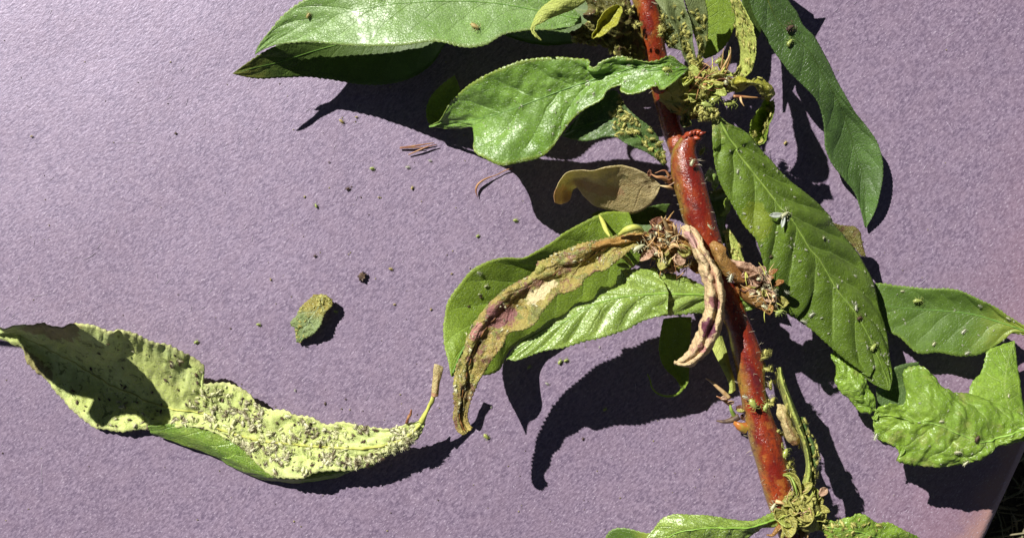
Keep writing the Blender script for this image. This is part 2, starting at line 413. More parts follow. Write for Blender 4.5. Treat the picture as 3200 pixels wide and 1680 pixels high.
M['bract_pink'] = leaf_mat('bract_pink', (.55, .33, .22), (.6, .42, .28), (.3, .14, .07), nv=4, vk=1, vein_f=.1, blot=(.26, .09, .05), blot_t=(.55, .7), blot_s=5, rough=.5, bumpv=1.0)
M['bract_brown'] = leaf_mat('bract_brown', (.16, .06, .03), (.24, .10, .05), (.3, .14, .07), nv=4, vk=1, vein_f=.1, blot=(.05, .02, .015), blot_t=(.5, .66), blot_s=5, rough=.5, bumpv=1.2)
M['bract_green'] = leaf_mat('bract_green', (.38, .38, .08), (.48, .44, .12), (.4, .4, .14), nv=4, vk=1, vein_f=.1, blot=(.16, .17, .04), blot_t=(.5, .7), blot_s=6, speck=.6, rough=.55, bumpv=1.2)
M['loose_pale'] = leaf_mat('loose_pale', (0.601, 0.696, 0.197), (0.679, 0.806, 0.303), (.60, .60, .18), nv=8, vk=-1.4, vein_f=.18, blot=(.20, .25, .06), blot_t=(.55, .64), blot_s=5, edge=(.55, .56, .24), speck=.9, speck_c=(.72, .70, .48), rough=.62, spec=.3, bumpv=.45, midf=.3, transl=.12, stains=[(.1, .12, .16, .07, (.25, .12, .06), .6), (.9, .1, .14, .05, (.2, .1, .06), .6)])
M['loose_green'] = leaf_mat('loose_green', (.20, .36, .05), (.36, .46, .08), (.3, .42, .1), nv=8, vk=1, vein_f=.2, blot=(.05, .14, .02), blot_t=(.58, .68), blot_s=3, rough=.35, spec=.6, bumpv=1.0)
M['fragment'] = leaf_mat('fragment', (.21, .28, .09), (.30, .38, .15), (.4, .5, .3), nv=3, vk=.5, vein_f=.4, tip0=(.33, .27, .05), tip0_r=(.55, .3), speck=.8, speck_c=(.6, .66, .42), rough=.55, bumpv=1.6)
M['rib_pale'] = simple('rib_pale', (.30, .42, .08), (.22, .34, .06), rough=.45, transl=.1)
M['rib_green'] = simple('rib_green', (.16, .30, .05), (.12, .26, .05), rough=.4)
M['rib_yellow'] = simple('rib_yellow', (.55, .56, .12), (.42, .44, .09), rough=.5)
M['rib_brown'] = simple('rib_brown', (.25, .11, .03), (.12, .05, .02), rough=.5)
M['rib_lime'] = simple('rib_lime', (.27, .46, .07), (.22, .38, .06), rough=.35)
M['fibre'] = simple('fibre', (.42, .22, .09), (.24, .09, .045), rough=.45, scale=5)
M['fibre_pale'] = simple('fibre_pale', (.66, .48, .24), (.52, .32, .14), rough=.45, scale=5)
M['aphid_green'] = simple('aphid_green', (.42, .48, .13), (.26, .34, .08), rough=.35, spec=.6, scale=14, transl=.2)
M['aphid_lime'] = simple('aphid_lime', (.44, .48, .12), (.32, .38, .08), rough=.3, spec=.7, scale=14, transl=.2)
M['aphid_tan'] = simple('aphid_tan', (.42, .34, .12), (.26, .2, .07), rough=.5, scale=14)
M['aphid_white'] = simple('aphid_white', (.58, .58, .36), (.42, .44, .24), rough=.4, spec=.6, scale=14, transl=.2)
M['skin'] = simple('skin', (.62, .63, .48), (.45, .47, .32), rough=.35, spec=.7, scale=20, transl=.25)
M['colony'] = simple('colony', (.50, .47, .13), (.26, .26, .06), rough=.45, spec=.5, scale=5, transl=.15)
M['colony_grey'] = simple('colony_grey', (.66, .64, .40), (.15, .12, .06), rough=.5, spec=.4, scale=6, thr=(.42, .6))
M['dark_speck'] = simple('dark_speck', (.06, .035, .025), (.14, .09, .05), rough=.6, scale=12)
M['hair'] = simple('hair', (.62, .56, .40), (.5, .4, .28), rough=.35, transl=.2)

M['rib_peg'] = simple('rib_peg', (.42, .14, .03), (.34, .24, .04), rough=.35)
M['fibre_tan'] = simple('fibre_tan', (.60, .38, .13), (.42, .22, .07), rough=.5)
# bark: red and brown, yellow green towards one flank, pale pores
g = G('bark')
ob = g.co.outputs['Object']; x, y, _ = g.xyz(g.co.outputs['UV'])
st = g.mapv(ob, rot=-.25, sc=(1.6, .55, 1))
n1 = g.noise(st, 2.2, 4, .6); n2 = g.noise(ob, 16, 4, .6); n3 = g.noise(ob, 45, 2)
col = g.mix(g.step(n1, .38, .66), (.17, .014, .008), (.31, .05, .012))
col = g.mix(g.math('MULTIPLY', g.step(g.noise(g.mapv(st, loc=(4, 1, 2)), 2.0, 3), .52, .68), .85), col, (.085, .014, .02))
flank = g.step(g.math('ABSOLUTE', g.math('SUBTRACT', g.math('FRACT', g.math('ADD', x, g.math('MULTIPLY', g.math('SUBTRACT', g.noise(ob, 1.3, 4, .65), .5), .5))), .5)), .33, .5)
col = g.mix(g.math('MULTIPLY', flank, .85), col, (.27, .19, .035))
col = g.mix(g.math('MULTIPLY', g.step(g.noise(g.mapv(ob, loc=(9, 2, 5)), 4.5, 5, .7), .52, .64), .7), col, (.07, .016, .012))
col = g.mix(g.math('MULTIPLY', g.step(g.noise(g.mapv(ob, loc=(1, 7, 5)), 2.6, 4, .6), .58, .7), .6), col, (.40, .15, .03))
col = g.mix(g.math('MULTIPLY', g.step(g.voro(g.mapv(ob, sc=(1, .5, 1)), 12), .16, .08), .35), col, (.55, .36, .22))
col = g.mix(g.math('MULTIPLY', g.step(n2, .5, .72), .5), col, (.09, .02, .012))
hh = g.math('ADD', g.math('MULTIPLY', g.noise(ob, 7.0, 4, .7), 1.2), g.math('ADD', g.math('MULTIPLY', n2, .5), g.math('MULTIPLY', n3, .25)))
M['bark'] = g.bsdf(col, g.math('ADD', .08, g.math('MULTIPLY', n2, .36)), g.bump(hh, .5, .04), .6, coat=.35)
M['stub'] = simple('stub', (.40, .07, .02), (.16, .02, .015), rough=.35, spec=.6, scale=5, bump=.9, coat=.2, bd=.05)

# purple craft paper
g = G('paper')
ob = g.co.outputs['Object']; px_, py_, _ = g.xyz(ob)
fa = g.mapv(ob, rot=math.radians(-45), sc=(.62, 1.15, 1))
f1 = g.noise(fa, 17.0, 4, .66, .1); f2 = g.noise(fa, 24.0, 3, .6, .1); f3 = g.noise(ob, 2.0, 3, .5); f4 = g.noise(ob, 62.0, 2, .6)
fb = g.noise(g.mapv(ob, rot=math.radians(-20), sc=(.4, 1.3, 1)), 13.0, 3, .6, .2)
col = g.mix(g.step(f1, .32, .68), (.128, .091, .144), (.292, .224, .305))
col = g.mix(g.math('MULTIPLY', g.step(f3, .35, .7), .35), col, (.255, .185, .245))
# worn, sun-faded strip along the cut edge
ed = g.math('ADD', g.math('MULTIPLY', px_, .905), g.math('MULTIPLY', py_, -.425))
ed = g.math('ADD', ed, g.math('MULTIPLY', g.math('SUBTRACT', f3, .5), .9))
col = g.mix(g.math('MULTIPLY', g.step(ed, 8.5, 13.1), .45), col, (.31, .16, .19))
col = g.mix(g.math('MULTIPLY', g.step(ed, 11.9, 12.6), .85), col, (.40, .23, .20))
fl = g.math('MULTIPLY', g.step(f2, .58, .70), .8)
col = g.mix(fl, col, (.46, .38, .47))
fw = g.step(g.voro(g.mapv(ob, rot=math.radians(-42), sc=(.5, 1.5, 1)), 7.0), .085, .04)
col = g.mix(g.math('MULTIPLY', fw, .65), col, (.72, .66, .74))
hh = g.math('ADD', g.math('MULTIPLY', f1, 1.0), g.math('ADD', g.math('MULTIPLY', f2, .5), g.math('ADD', g.math('MULTIPLY', fb, .5), g.math('MULTIPLY', f4, .2))))
M['paper'] = g.bsdf(col, .44, g.bump(hh, .40, .018), .95, sheen=.12, tint=(.84, .80, 1.0))

M['soil'] = simple('soil', (.03, .026, .018), (.075, .062, .036), rough=.9, scale=2.5, bump=1.0, bd=.2)
M['grass'] = simple('grass', (.12, .13, .06), (.26, .22, .13), rough=.6, scale=1.5)

# ------------------------------------------------------------------ setting: ground, grass, paper
nn = 90
gx = np.linspace(-70, 90, nn); gy = np.linspace(-80, 60, nn)
V = []
for yv in gy:
    for xv in gx:
        V.append((xv, yv, -1.6 + .35 * nz(xv * .3, yv * .3) + .15 * nz(xv * 1.1, yv * 1.1)))
tag(mesh_obj('ground', V, grid_faces(nn, nn), M['soil']), kind='structure')

def edge_x(y):                                   # the cut right edge of the sheet
    return 11.13 + (y - (-6.3)) * .463
# sheet of paper with thickness and slight undulation
nx, ny = 150, 100
V = np.zeros((ny, nx, 3))
for j in range(ny):
    y = -9.5 + 19.5 * j / (ny - 1)
    xr = edge_x(y) + .012 * nz(y * 4, 2)
    for i in range(nx):
        u = i / (nx - 1)
        x = -14.5 + (xr + 14.5) * u
        z = .035 * nz(x * .22, y * .22, 4) + .018 * nz(x * .5, y * .5, 8)
        d = (xr - x)
        z -= .0 if d > 1.5 else .10 * ((1.5 - d) / 1.5) ** 2
        V[j, i] = (x, y, z - .03)
sheet = mesh_obj('paper_sheet', V.reshape(-1, 3), grid_faces(ny, nx), M['paper'])
md = sheet.modifiers.new('thickness', 'SOLIDIFY'); md.thickness = .04; md.offset = -1
tag(sheet, 'sheet of rough purple craft paper lying under the branch cut at lower right', 'paper')

def paper_z(x, y): return .035 * nz(x * .22, y * .22, 4) + .018 * nz(x * .5, y * .5, 8) - .03

sp = Soup(); r2 = random.Random(5)
for k in range(900):
    y = r2.uniform(-13, 2); x = edge_x(y) + r2.uniform(-.3, 5)
    if x > 19: continue
    a = r2.uniform(0, 6.28); L = r2.uniform(.8, 2.4); wd = r2.uniform(.02, .06)
    b = np.array((x, y, -1.6)); dr = np.array((math.cos(a), math.sin(a), r2.uniform(.1, .7)))
    c = np.array((-math.sin(a), math.cos(a), 0)) * wd
    m1 = b + dr * L * .5 + np.array((0, 0, .1)); e = b + dr * L * np.array((1, 1, .75))
    if e[0] < edge_x(e[1]) and e[2] > -.3: continue
    up = np.array((0, 0, .015))
    sp.add([b - c, b + c, m1 + c * .8, m1 - c * .8, e, m1 + up, b + up], [(0, 1, 2, 3), (3, 2, 4), (0, 3, 5, 6), (5, 3, 4), (1, 6, 5, 2), (2, 5, 4)])
tag(sp.obj('grass', M['grass']), 'short dry grass in shade beyond the cut edge of the paper', 'grass', kind='stuff')

# ------------------------------------------------------------------ the branch
branch = empty('peach_branch', pt(2440, 1600, 1.9))
tag(branch, 'leafy peach branch with red brown stem and curled aphid-eaten leaves lying on purple paper', 'branch')

# stem: lower stout piece and upper thinner piece, joined in a cut stub
def stem(name, pts, zs, rads, seed, n=90, sides=28):
    q = spline(rd(pts), n); z = interp1(zs, n); P = W3(q[:, 0], q[:, 1], z)
    return P, interp1(rads, n)
P1, r1 = stem('stem', ['P', (1985, -90), (2013, 0), (2034, 80), (2048, 170), (2068, 262), (2088, 340), (2108, 420), (2128, 480)],
              [2.1, 2.05, 2.0, 1.85, 1.7, 1.6, 1.6, 1.7], [.24, .245, .245, .24, .25, .25, .24, .22], 1)
tube('stem', P1, r1, M['bark'], branch, 28, .012, 1)
P2, r2_ = stem('stem', ['P', (2188, 418), (2166, 430), (2147, 452), (2138, 485), (2143, 533), (2163, 600), (2180, 666), (2207, 746), (2236, 840), (2275, 935), (2312, 1030), (2334, 1100), (2345, 1161), (2356, 1245), (2376, 1327), (2400, 1402), (2418, 1478), (2436, 1553), (2462, 1640), (2490, 1740)],
               [2.12, 2.1, 2.08, 2.1, 2.1, 2.1, 2.05, 2.0, 1.95, 1.9, 1.9, 1.9, 1.95, 1.95, 1.95, 1.95, 1.95, 1.95, 1.9, 1.9],
               [.12, .25, .33, .345, .335, .31, .275, .25, .27, .26, .31, .30, .27, .30, .345, .32, .30, .27, .25, .2], 2)
tube('stem', P2, r2_, M['bark'], branch, 30, .016, 5)
# swelling with the shoot that was cut off, and the small pegs left by lost leaves
def peg(name, pts, zs, rads, mat, label=None, n=24, b=.02):
    q = spline(rd(pts), n); z = interp1(zs, n)
    o = tube(name, W3(q[:, 0], q[:, 1], z), interp1(rads, n), mat, branch, 16, b, 3)
    if label: o['label'] = label
    return o
for ka, (ax, ay, bx, by) in enumerate([(560, 60, 590, 20), (585, 50, 620, 12), (610, 40, 655, 18), (630, 45, 690, 30), (600, 70, 650, 75), (540, 75, 548, 48)]):
    q = spline(rd([(ax, ay), ((ax + bx) / 2 + 4, (ay + by) / 2), (bx, by)], 'F'), 8); tube('splinter', W3(q[:, 0], q[:, 1], interp1([2.15, 2.28, 2.3], 8)), np.linspace(.09, .012, 8), M['stub'], branch, 7, .02, ka)
peg('leaf_scar', ['R', (800, 1290), (740, 1270), (690, 1240), (650, 1215)], [1.95, 2.0, 2.0, 1.95], [.13, .10, .07, .04], M['rib_peg'], 'small orange peg left by a lost leaf')
peg('bud', ['N', (0, 500), (40, 505), (90, 515), (120, 530)], [2.1, 2.25, 2.28, 2.2], [.10, .14, .12, .04], M['stub'])

# --- 1 long glossy leaf across the top left
leaf('leaf', branch, [
    (['P', (797, 171), (804, 150), (846, 97), (895, 40), (966, -6), (1080, -50), (1250, -85), (1450, -75), (1650, -40), (1750, -5), (1815, 50)], [1.3, 1.8, 2.2, 2.3, 2.3, 2.35, 2.3]),
    (['P', (797, 171), (850, 122), (960, 70), (1100, 35), (1250, 12), (1400, 5), (1550, 12), (1700, 38), (1817, 62)], [1.3, 1.75, 2.15, 2.25, 2.25, 2.3, 2.3]),
    (['P', (797, 171), (838, 148), (880, 136), (965, 131), (1100, 142), (1255, 141), (1365, 129), (1400, 134), (1468, 147), (1520, 138), (1575, 106), (1620, 97), (1700, 93), (1755, 92), (1817, 72)], [1.3, 1.8, 2.35, 2.6, 2.65, 2.5, 2.3]),
], M['leaf_gloss'], nt=200, ns=31, serr=(.022, 62), puck=(.02, 9, -1.6), crk=(.03, 1.1, 1), key='top', rib=.02, ribmat=M['rib_green'], label='long pale green glossy leaf at the top left')
# --- 2 dark leaf below it
leaf('leaf', branch, [
    (['P', (727, 230), (780, 192), (840, 156), (880, 138), (950, 100), (1080, 60), (1250, 40), (1400, 30), (1520, 40)], [1.37, 1.25, .9, .6, .5, .6]),
    (['P', (727, 230), (790, 213), (877, 193), (980, 160), (1100, 130), (1250, 100), (1400, 70), (1520, 50)], [1.37, 1.05, .75, .65, .7, .8]),
    (['P', (727, 230), (744, 235), (811, 245), (877, 242), (966, 240), (1055, 251), (1121, 262), (1210, 262), (1277, 246), (1339, 208), (1365, 177), (1390, 137), (1440, 90), (1520, 60)], [1.37, .95, .65, .65, .85, 1.0, 1.0]),
], M['leaf_dark'], nt=150, serr=(.018, 50), puck=(.012, 8, -1.3), crk=(.02, 1.2, 1), key='topdark', rib=.025, ribmat=M['rib_green'], label='dark leaf in the shade of the long top leaf')
leaf('leaf', branch, [
    (['P', (1230, 20), (1400, -60), (1600, -100), (1800, -80), (1960, 30)], [.5, .6, .7, 1.0, 1.8]),
    (['P', (1230, 40), (1400, 20), (1600, 10), (1800, 30), (1960, 60)], [.6, .9, 1.0, 1.2, 1.8]),
    (['P', (1230, 60), (1400, 75), (1520, 90), (1633, 129), (1700, 141), (1766, 138), (1820, 128), (1960, 90)], [.7, 1.2, 1.5, 1.5, 1.8]),
], M['leaf_dark'], nt=80, serr=(.012, 18), key='topdark2')
# --- 4 big folded glossy leaf crossing the stem
leaf('leaf', branch, [
    (['P', 'B', (92, 888), (150, 858), (250, 718), (380, 598), (560, 500), (750, 430), (900, 410), (1000, 405), (1100, 412), (1225, 437), (1215, 462), (1262, 478), (1300, 440), (1400, 403), (1500, 410), (1620, 436), 'C', (660, 490), (770, 453), (830, 500), (905, 548)], [.4, 1.2, 1.8, 2.2, 2.4, 2.45, 2.5, 2.6, 2.75, 2.85, 2.6]),
    (['B', (92, 888), (160, 872), (300, 862), (440, 835), (600, 795), (850, 705), (1050, 628), (1250, 562), (1400, 515), (1600, 480), 'C', (560, 560), (700, 560), (905, 552)], [.4, .9, 1.45, 1.85, 2.1, 2.2, 2.3, 2.4, 2.6, 2.8, 2.6]),
    (['B', (92, 888), (200, 902), (300, 906), (400, 893), (428, 905), (405, 985), (410, 1060), (500, 1120), (600, 1163), (750, 1138), (870, 1110), (950, 1050), (1000, 980), (1080, 860), (1200, 760), (1320, 690), (1335, 655), (1400, 610), (1455, 600), (1435, 628), (1480, 660), (1560, 655), (1700, 610), 'C', (680, 720), (760, 685), (905, 560)], [.4, .8, 1.6, 1.9, 1.9, 2.05, 2.2, 2.45, 2.5, 2.8, 2.95, 2.6]),
], M['leaf_fold'], nt=240, ns=41, serr=(.018, 60), puck=(.04, 7, -1.2), crk=(.06, 1.6, 1), key='fold', rib=.025, ribmat=M['rib_green'], base='end', label='broad glossy green leaf folded along its midrib and crossing the stem')
leaf('leaf', branch, [
    (['B', (140, 890), (95, 870), (72, 800), (100, 690), (170, 610), (272, 530)], [.3, .3, .4, .5]),
    (['B', (140, 890), (150, 850), (190, 740), (272, 530)], [.3, .25, .3, .5]),
    (['B', (140, 890), (200, 850), (290, 740), (310, 650), (272, 530)], [.3, .2, .3, .5]),
], M['leaf_lime'], nt=50, serr=(.012, 12), key='foldtip', label='small leaf tip peeping out behind the folded leaf')
# --- 5 aphid covered leaf below it
leaf('leaf', branch, [
    (['B', (1120, 850), (1230, 730), (1400, 640), (1480, 755), (1560, 830), (1650, 900), (1720, 1000), (1762, 1140)], [1.8, 2.0, 2.1, 2.15, 2.1, 1.9]),
    (['B', (1050, 930), (1200, 880), (1350, 850), (1480, 900), (1600, 990), (1700, 1080), (1758, 1155)], [1.7, 1.9, 2.05, 2.1, 2.05, 1.9]),
    (['B', (1030, 962), (1100, 980), (1200, 990), (1330, 962), (1400, 962), (1500, 1020), (1600, 1060), (1690, 1110), (1752, 1170)], [1.7, 1.9, 2.1, 2.2, 2.1, 1.9]),
], M['leaf_dull'], nt=110, serr=(.014, 30), crk=(.05, 2, 1), puck=(.03, 8, -1.2), key='below', rib=.03, ribmat=M['rib_green'], label='dull green leaf sprinkled with aphids below the folded leaf')
# --- 6 tan withered leaf
leaf('leaf', branch, [
    (['E', (1722, 288), (1650, 228), (1580, 182), (1450, 155), (1340, 165), (1250, 190), (1150, 183), (1075, 195), (1030, 235), (995, 300), (968, 362), (972, 412)], [1.9, 2.05, 2.1, 2.1, 2.0, 1.7]),
    (['E', (1722, 290), (1640, 285), (1500, 290), (1350, 300), (1240, 275), (1140, 240), (1080, 262), (1040, 330), (998, 420)], [1.9, 1.75, 1.65, 1.65, 1.65, 1.55]),
    (['E', (1722, 294), (1700, 350), (1650, 420), (1560, 482), (1480, 490), (1350, 465), (1250, 430), (1180, 360), (1140, 305), (1105, 318), (1075, 400), (1022, 426)], [1.9, 1.4, 1.15, 1.15, 1.3, 1.4]),
], M['leaf_tan'], nt=110, serr=(.004, 30), crk=(.04, 1.2, 1), key='tan', label='yellowish tan withered leaf with a hooked tip in the shade')
# --- 7 wide green leaf behind the brown one
leaf('leaf', branch, [
    (['E', (1500, 480), (1340, 480), (1240, 520), (1130, 580), (1050, 625), (950, 700), (860, 750), (760, 800), (620, 802), (500, 830), (400, 880), (300, 1000), (230, 1100), (203, 1230), 'H', (180, 560), (190, 700), (213, 800), (228, 882)], [1.3, 1.4, 1.55, 1.6, 1.6, 1.6, 1.55, 1.65, 2.0]),
    (['E', (1560, 640), (1400, 700), (1250, 770), (1100, 850), (950, 900), (820, 960), (700, 1030), (600, 1120), (480, 1250), 'H', (400, 560), (310, 700), (262, 800), (232, 884)], [1.35, 1.2, 1.15, 1.1, 1.1, 1.15, 1.35, 1.65, 2.0]),
    (['E', (1620, 800), (1500, 885), (1420, 980), (1250, 1100), (1080, 1190), (900, 1300), 'H', (600, 720), (560, 800), (545, 835), (470, 872), (430, 874), (300, 850), (236, 886)], [1.1, .9, .7, .6, .75, 1.35, 2.0]),
], M['leaf_lime'], nt=150, ns=31, serr=(.014, 46), crk=(.03, 1, 1), puck=(.02, 8, 1.2), key='wide', rib=.03, ribmat=M['rib_green'], label='wide green leaf partly hidden behind the shrivelled brown leaf')
# --- 8 puckered bright leaf
leaf('leaf', branch, [
    (['H', (588, 778), (655, 700), (715, 622), (790, 575), (870, 525), (960, 500), (990, 455), (1050, 405), (1140, 400), (1180, 360), (1200, 315), (1290, 300), (1310, 240), (1380, 200), (1440, 195), (1560, 200), 'F', (90, 1010), (200, 1000), (330, 1010), (450, 1040), (570, 1060), (680, 1110), (780, 1140), (870, 1110), (940, 1150), (1010, 1190), (1080, 1230)], [2.2, 2.2, 2.15, 2.15, 2.2, 2.25, 2.2, 2.1, 2.0, 2.0]),
    (['H', (588, 779), (700, 695), (830, 600), (960, 535), (1060, 470), (1180, 412), (1300, 378), (1450, 360), (1640, 345), 'F', (150, 1180), (330, 1168), (500, 1170), (660, 1175), (800, 1190), (920, 1200), (1000, 1215), (1085, 1235)], [2.25, 2.35, 2.45, 2.5, 2.5, 2.5, 2.4, 2.3, 2.1, 2.0]),
    (['H', (590, 780), (640, 785), (700, 760), (800, 722), (900, 705), (1000, 680), (1100, 652), (1200, 630), (1300, 600), (1380, 570), (1440, 535), (1500, 510), (1640, 478), 'F', (130, 1345), (300, 1322), (500, 1308), (660, 1300), (780, 1330), (900, 1300), (1000, 1280), (1090, 1240)], [2.3, 2.45, 2.55, 2.6, 2.6, 2.55, 2.45, 2.3, 2.0, 2.0]),
], M['leaf_pucker'], nt=230, ns=41, serr=(.028, 64), crk=(.03, 1.6, 1), puck=(.075, 12, -1.5), wave=(.03, 7), key='pucker', rib=.036, ribmat=M['rib_lime'], label='bright puckered green leaf with a pale midrib')
# --- 9 brown shrivelled leaf
leaf('leaf', branch, [
    (['E', (1700, 640), (1560, 622), (1430, 640), (1330, 660), (1230, 690), (1130, 720), (1000, 770), (930, 820), (862, 835), (850, 895), (780, 930), (680, 990), (580, 1080), (480, 1180), (420, 1260), (370, 1352), 'H', (350, 610), (300, 750), (262, 850), (255, 950), (250, 1050), (245, 1150), (265, 1230), (310, 1266)], [2.3, 2.5, 2.65, 2.6, 2.5, 2.45, 2.35, 2.25, 2.15, 2.05]),
    (['E', (1700, 655), (1560, 665), (1430, 690), (1300, 720), (1150, 775), (1000, 840), (880, 915), (760, 985), (640, 1080), (540, 1170), (470, 1260), 'H', (385, 640), (345, 740), (310, 850), (290, 950), (278, 1050), (272, 1150), (290, 1220), (322, 1262)], [2.3, 2.6, 2.72, 2.7, 2.65, 2.55, 2.5, 2.35, 2.25, 2.1]),
    (['E', (1700, 668), (1560, 690), (1440, 730), (1320, 780), (1200, 850), (1060, 920), (930, 980), (800, 1070), (700, 1180), (600, 1270), 'H', (470, 610), (410, 710), (360, 800), (335, 900), (312, 1000), (300, 1100), (300, 1170), (318, 1215), (345, 1240)], [2.3, 2.5, 2.58, 2.6, 2.55, 2.45, 2.4, 2.25, 2.15, 2.05]),
    (['E', (1700, 690), (1560, 720), (1470, 780), (1400, 830), (1350, 880), (1240, 905), (1190, 950), (1170, 985), (1110, 1030), (1000, 1050), (960, 1100), (880, 1190), (840, 1250), (760, 1300), 'H', (600, 600), (560, 680), (500, 760), (430, 860), (385, 950), (360, 1010), (343, 1080), (332, 1150), (350, 1200), (372, 1218)], [2.3, 2.6, 2.75, 2.75, 2.7, 2.65, 2.5, 2.35, 2.2, 2.05]),
], M['leaf_dead'], nt=220, ns=41, serr=(.03, 70), crk=(.10, 2.6, 1.8), key='brown', thick=.03, rib=.03, ribmat=M['rib_brown'], label='shrivelled brown and olive leaf curling down to a narrow hook')
o = peg('gall', ['E', (850, 912), (868, 895), (890, 872), (915, 862)], [2.55, 2.6, 2.62, 2.6], [.05, .11, .10, .05], M['bract_green'], 'pale swollen blister on the brown leaf')
# --- 10 pink dried leaf over the stem
leaf('leaf', branch, [
    (['F', (512, 700), (545, 760), (590, 860), (635, 950), (660, 1050), (680, 1150), (688, 1250), (662, 1330), 'I', (555, 75), (530, 130), (490, 195), (450, 238), (412, 260)], [2.5, 2.6, 2.7, 2.7, 2.7, 2.6, 2.4]),
    (['F', (530, 690), (570, 760), (622, 850), (675, 950), (705, 1050), (728, 1150), (732, 1250), (715, 1330), 'I', (590, 85), (560, 150), (520, 205), (460, 252), (412, 262)], [2.55, 2.85, 2.98, 3.0, 3.0, 2.85, 2.45]),
    (['F', (550, 688), (600, 760), (648, 850), (705, 950), (742, 1050), (765, 1150), (768, 1250), (752, 1330), 'I', (625, 85), (590, 160), (545, 220), (475, 262), (412, 264)], [2.5, 2.76, 2.88, 2.9, 2.9, 2.74, 2.42]),
    (['F', (570, 688), (625, 750), (670, 850), (730, 950), (775, 1050), (797, 1150), (800, 1250), (790, 1330), 'I', (668, 80), (630, 155), (580, 225), (490, 278), (414, 266)], [2.52, 2.8, 2.92, 2.95, 2.95, 2.8, 2.44]),
    (['F', (582, 690), (642, 745), (682, 850), (742, 945), (792, 1050), (815, 1150), (820, 1250), (812, 1330), 'I', (695, 70), (668, 125), (640, 185), (560, 252), (500, 286), (415, 268)], [2.45, 2.6, 2.7, 2.7, 2.7, 2.6, 2.4]),
], M['leaf_pink'], nt=150, ns=41, serr=(0, 1), crk=(.06, 6, 2.2), key='pink', thick=.03, label='dried pink and tan rolled leaf with purple stain, draped over the stem')
# --- 11 bracts beside it
leaf('bract', branch, [
    (['O', (1570, 420), (1700, 440), (1850, 520), (1950, 600), 'Q', (340, 60), (430, 170), (520, 260), (600, 370), (680, 480)], [2.3, 2.45, 2.5, 2.4, 2.35]),
    (['O', (1555, 440), (1700, 560), (1800, 680), 'Q', (240, 170), (350, 290), (470, 410), (640, 500)], [2.3, 2.5, 2.55, 2.5, 2.4]),
    (['O', (1540, 450), (1620, 600), (1720, 760), 'Q', (200, 250), (270, 350), (340, 420), (430, 460), (500, 520), (600, 510)], [2.25, 2.3, 2.35, 2.35, 2.35]),
], M['bract_orange'], nt=60, ns=17, serr=(.006, 10), crk=(.04, 3, 2), key='orange', thick=.03, label='orange brown dried bract beside the stem')
leaf('bract', branch, [
    (['Q', (410, 155), (520, 180), (640, 198), (740, 230), (840, 280), (910, 310), (980, 420)], [2.4, 2.5, 2.5, 2.3]),
    (['Q', (410, 160), (540, 240), (680, 300), (800, 350), (900, 420), (980, 520)], [2.4, 2.5, 2.5, 2.3]),
    (['Q', (420, 170), (560, 280), (640, 340), (720, 400), (780, 480), (900, 600)], [2.35, 2.4, 2.4, 2.25]),
], M['bract_pink'], nt=50, ns=17, serr=(.01, 8), crk=(.06, 3, 1.5), key='pinkbract', thick=.03, label='pale pink dried bract above the crumpled joint')
leaf('leaf', branch, [
    (['U', (402, 965), (395, 1050), (410, 1150), (450, 1280)], [1.6, 1.7, 1.8, 1.9]),
    (['U', (415, 957), (440, 1050), (475, 1150), (530, 1300)], [1.6, 1.75, 1.85, 1.9]),
    (['U', (430, 960), (480, 1040), (540, 1130), (575, 1250), (600, 1320)], [1.6, 1.7, 1.8, 1.9]),
], M['leaf_lemon'], nt=40, ns=13, serr=(.01, 10), crk=(.02, 3, 1), key='spike', label='small pointed yellow green leaf right of the stem')
# --- 12 big hanging leaf
leaf('leaf', branch, [
    (['N', (735, 860), (715, 930), (722, 1050), (718, 1150), (735, 1300), 'F', (742, 130), (757, 270), (800, 400), (880, 540), (960, 680), (1040, 780), (1080, 900), (1110, 1050), (1150, 1150), (1220, 1270), (1330, 1340), 'G', (150, 830), (200, 890), (300, 960), (400, 1050), (500, 1140), (620, 1230), (720, 1300), 'J', (385, 330), (450, 390), (540, 435)], [2.4, 2.3, 2.2, 2.1, 1.9, 1.6, 1.5, 1.4, 1.3]),
    (['N', (745, 855), (790, 900), (850, 1010), (940, 1160), (1040, 1300), 'F', (905, 150), (980, 260), (1080, 390), (1150, 480), (1225, 575), (1295, 650), (1345, 725), (1420, 850), (1490, 930), 'G', (430, 590), (480, 680), (560, 780), (620, 860), (680, 960), (740, 1090), (800, 1230), 'J', (545, 400), (548, 436)], [2.4, 2.35, 2.2, 2.1, 1.9, 1.65, 1.5, 1.35, 1.3]),
    (['N', (760, 850), (830, 900), (900, 965), (990, 1000), (1090, 1045), (1200, 1120), (1290, 1230), (1400, 1352), 'F', (1140, 220), (1230, 330), (1340, 430), (1480, 540), (1577, 635), 'G', (460, 215), (540, 310), (640, 440), (690, 540), (740, 650), (770, 780), (805, 880), (832, 960), (852, 1050), (870, 1250), (876, 1352), 'J', (570, 370), (552, 436)], [2.4, 2.15, 1.9, 1.6, 1.2, 1.0, 1.05, 1.15, 1.3]),
], M['leaf_big'], nt=240, ns=47, serr=(.014, 70), crk=(.03, 1.2, 1), puck=(.075, 9.5, 1.4), wave=(.03, 3), key='big', rib=.036, ribmat=M['rib_pale'], base='start', label='largest green leaf hanging from the upper joint with pale veins and white flecks')
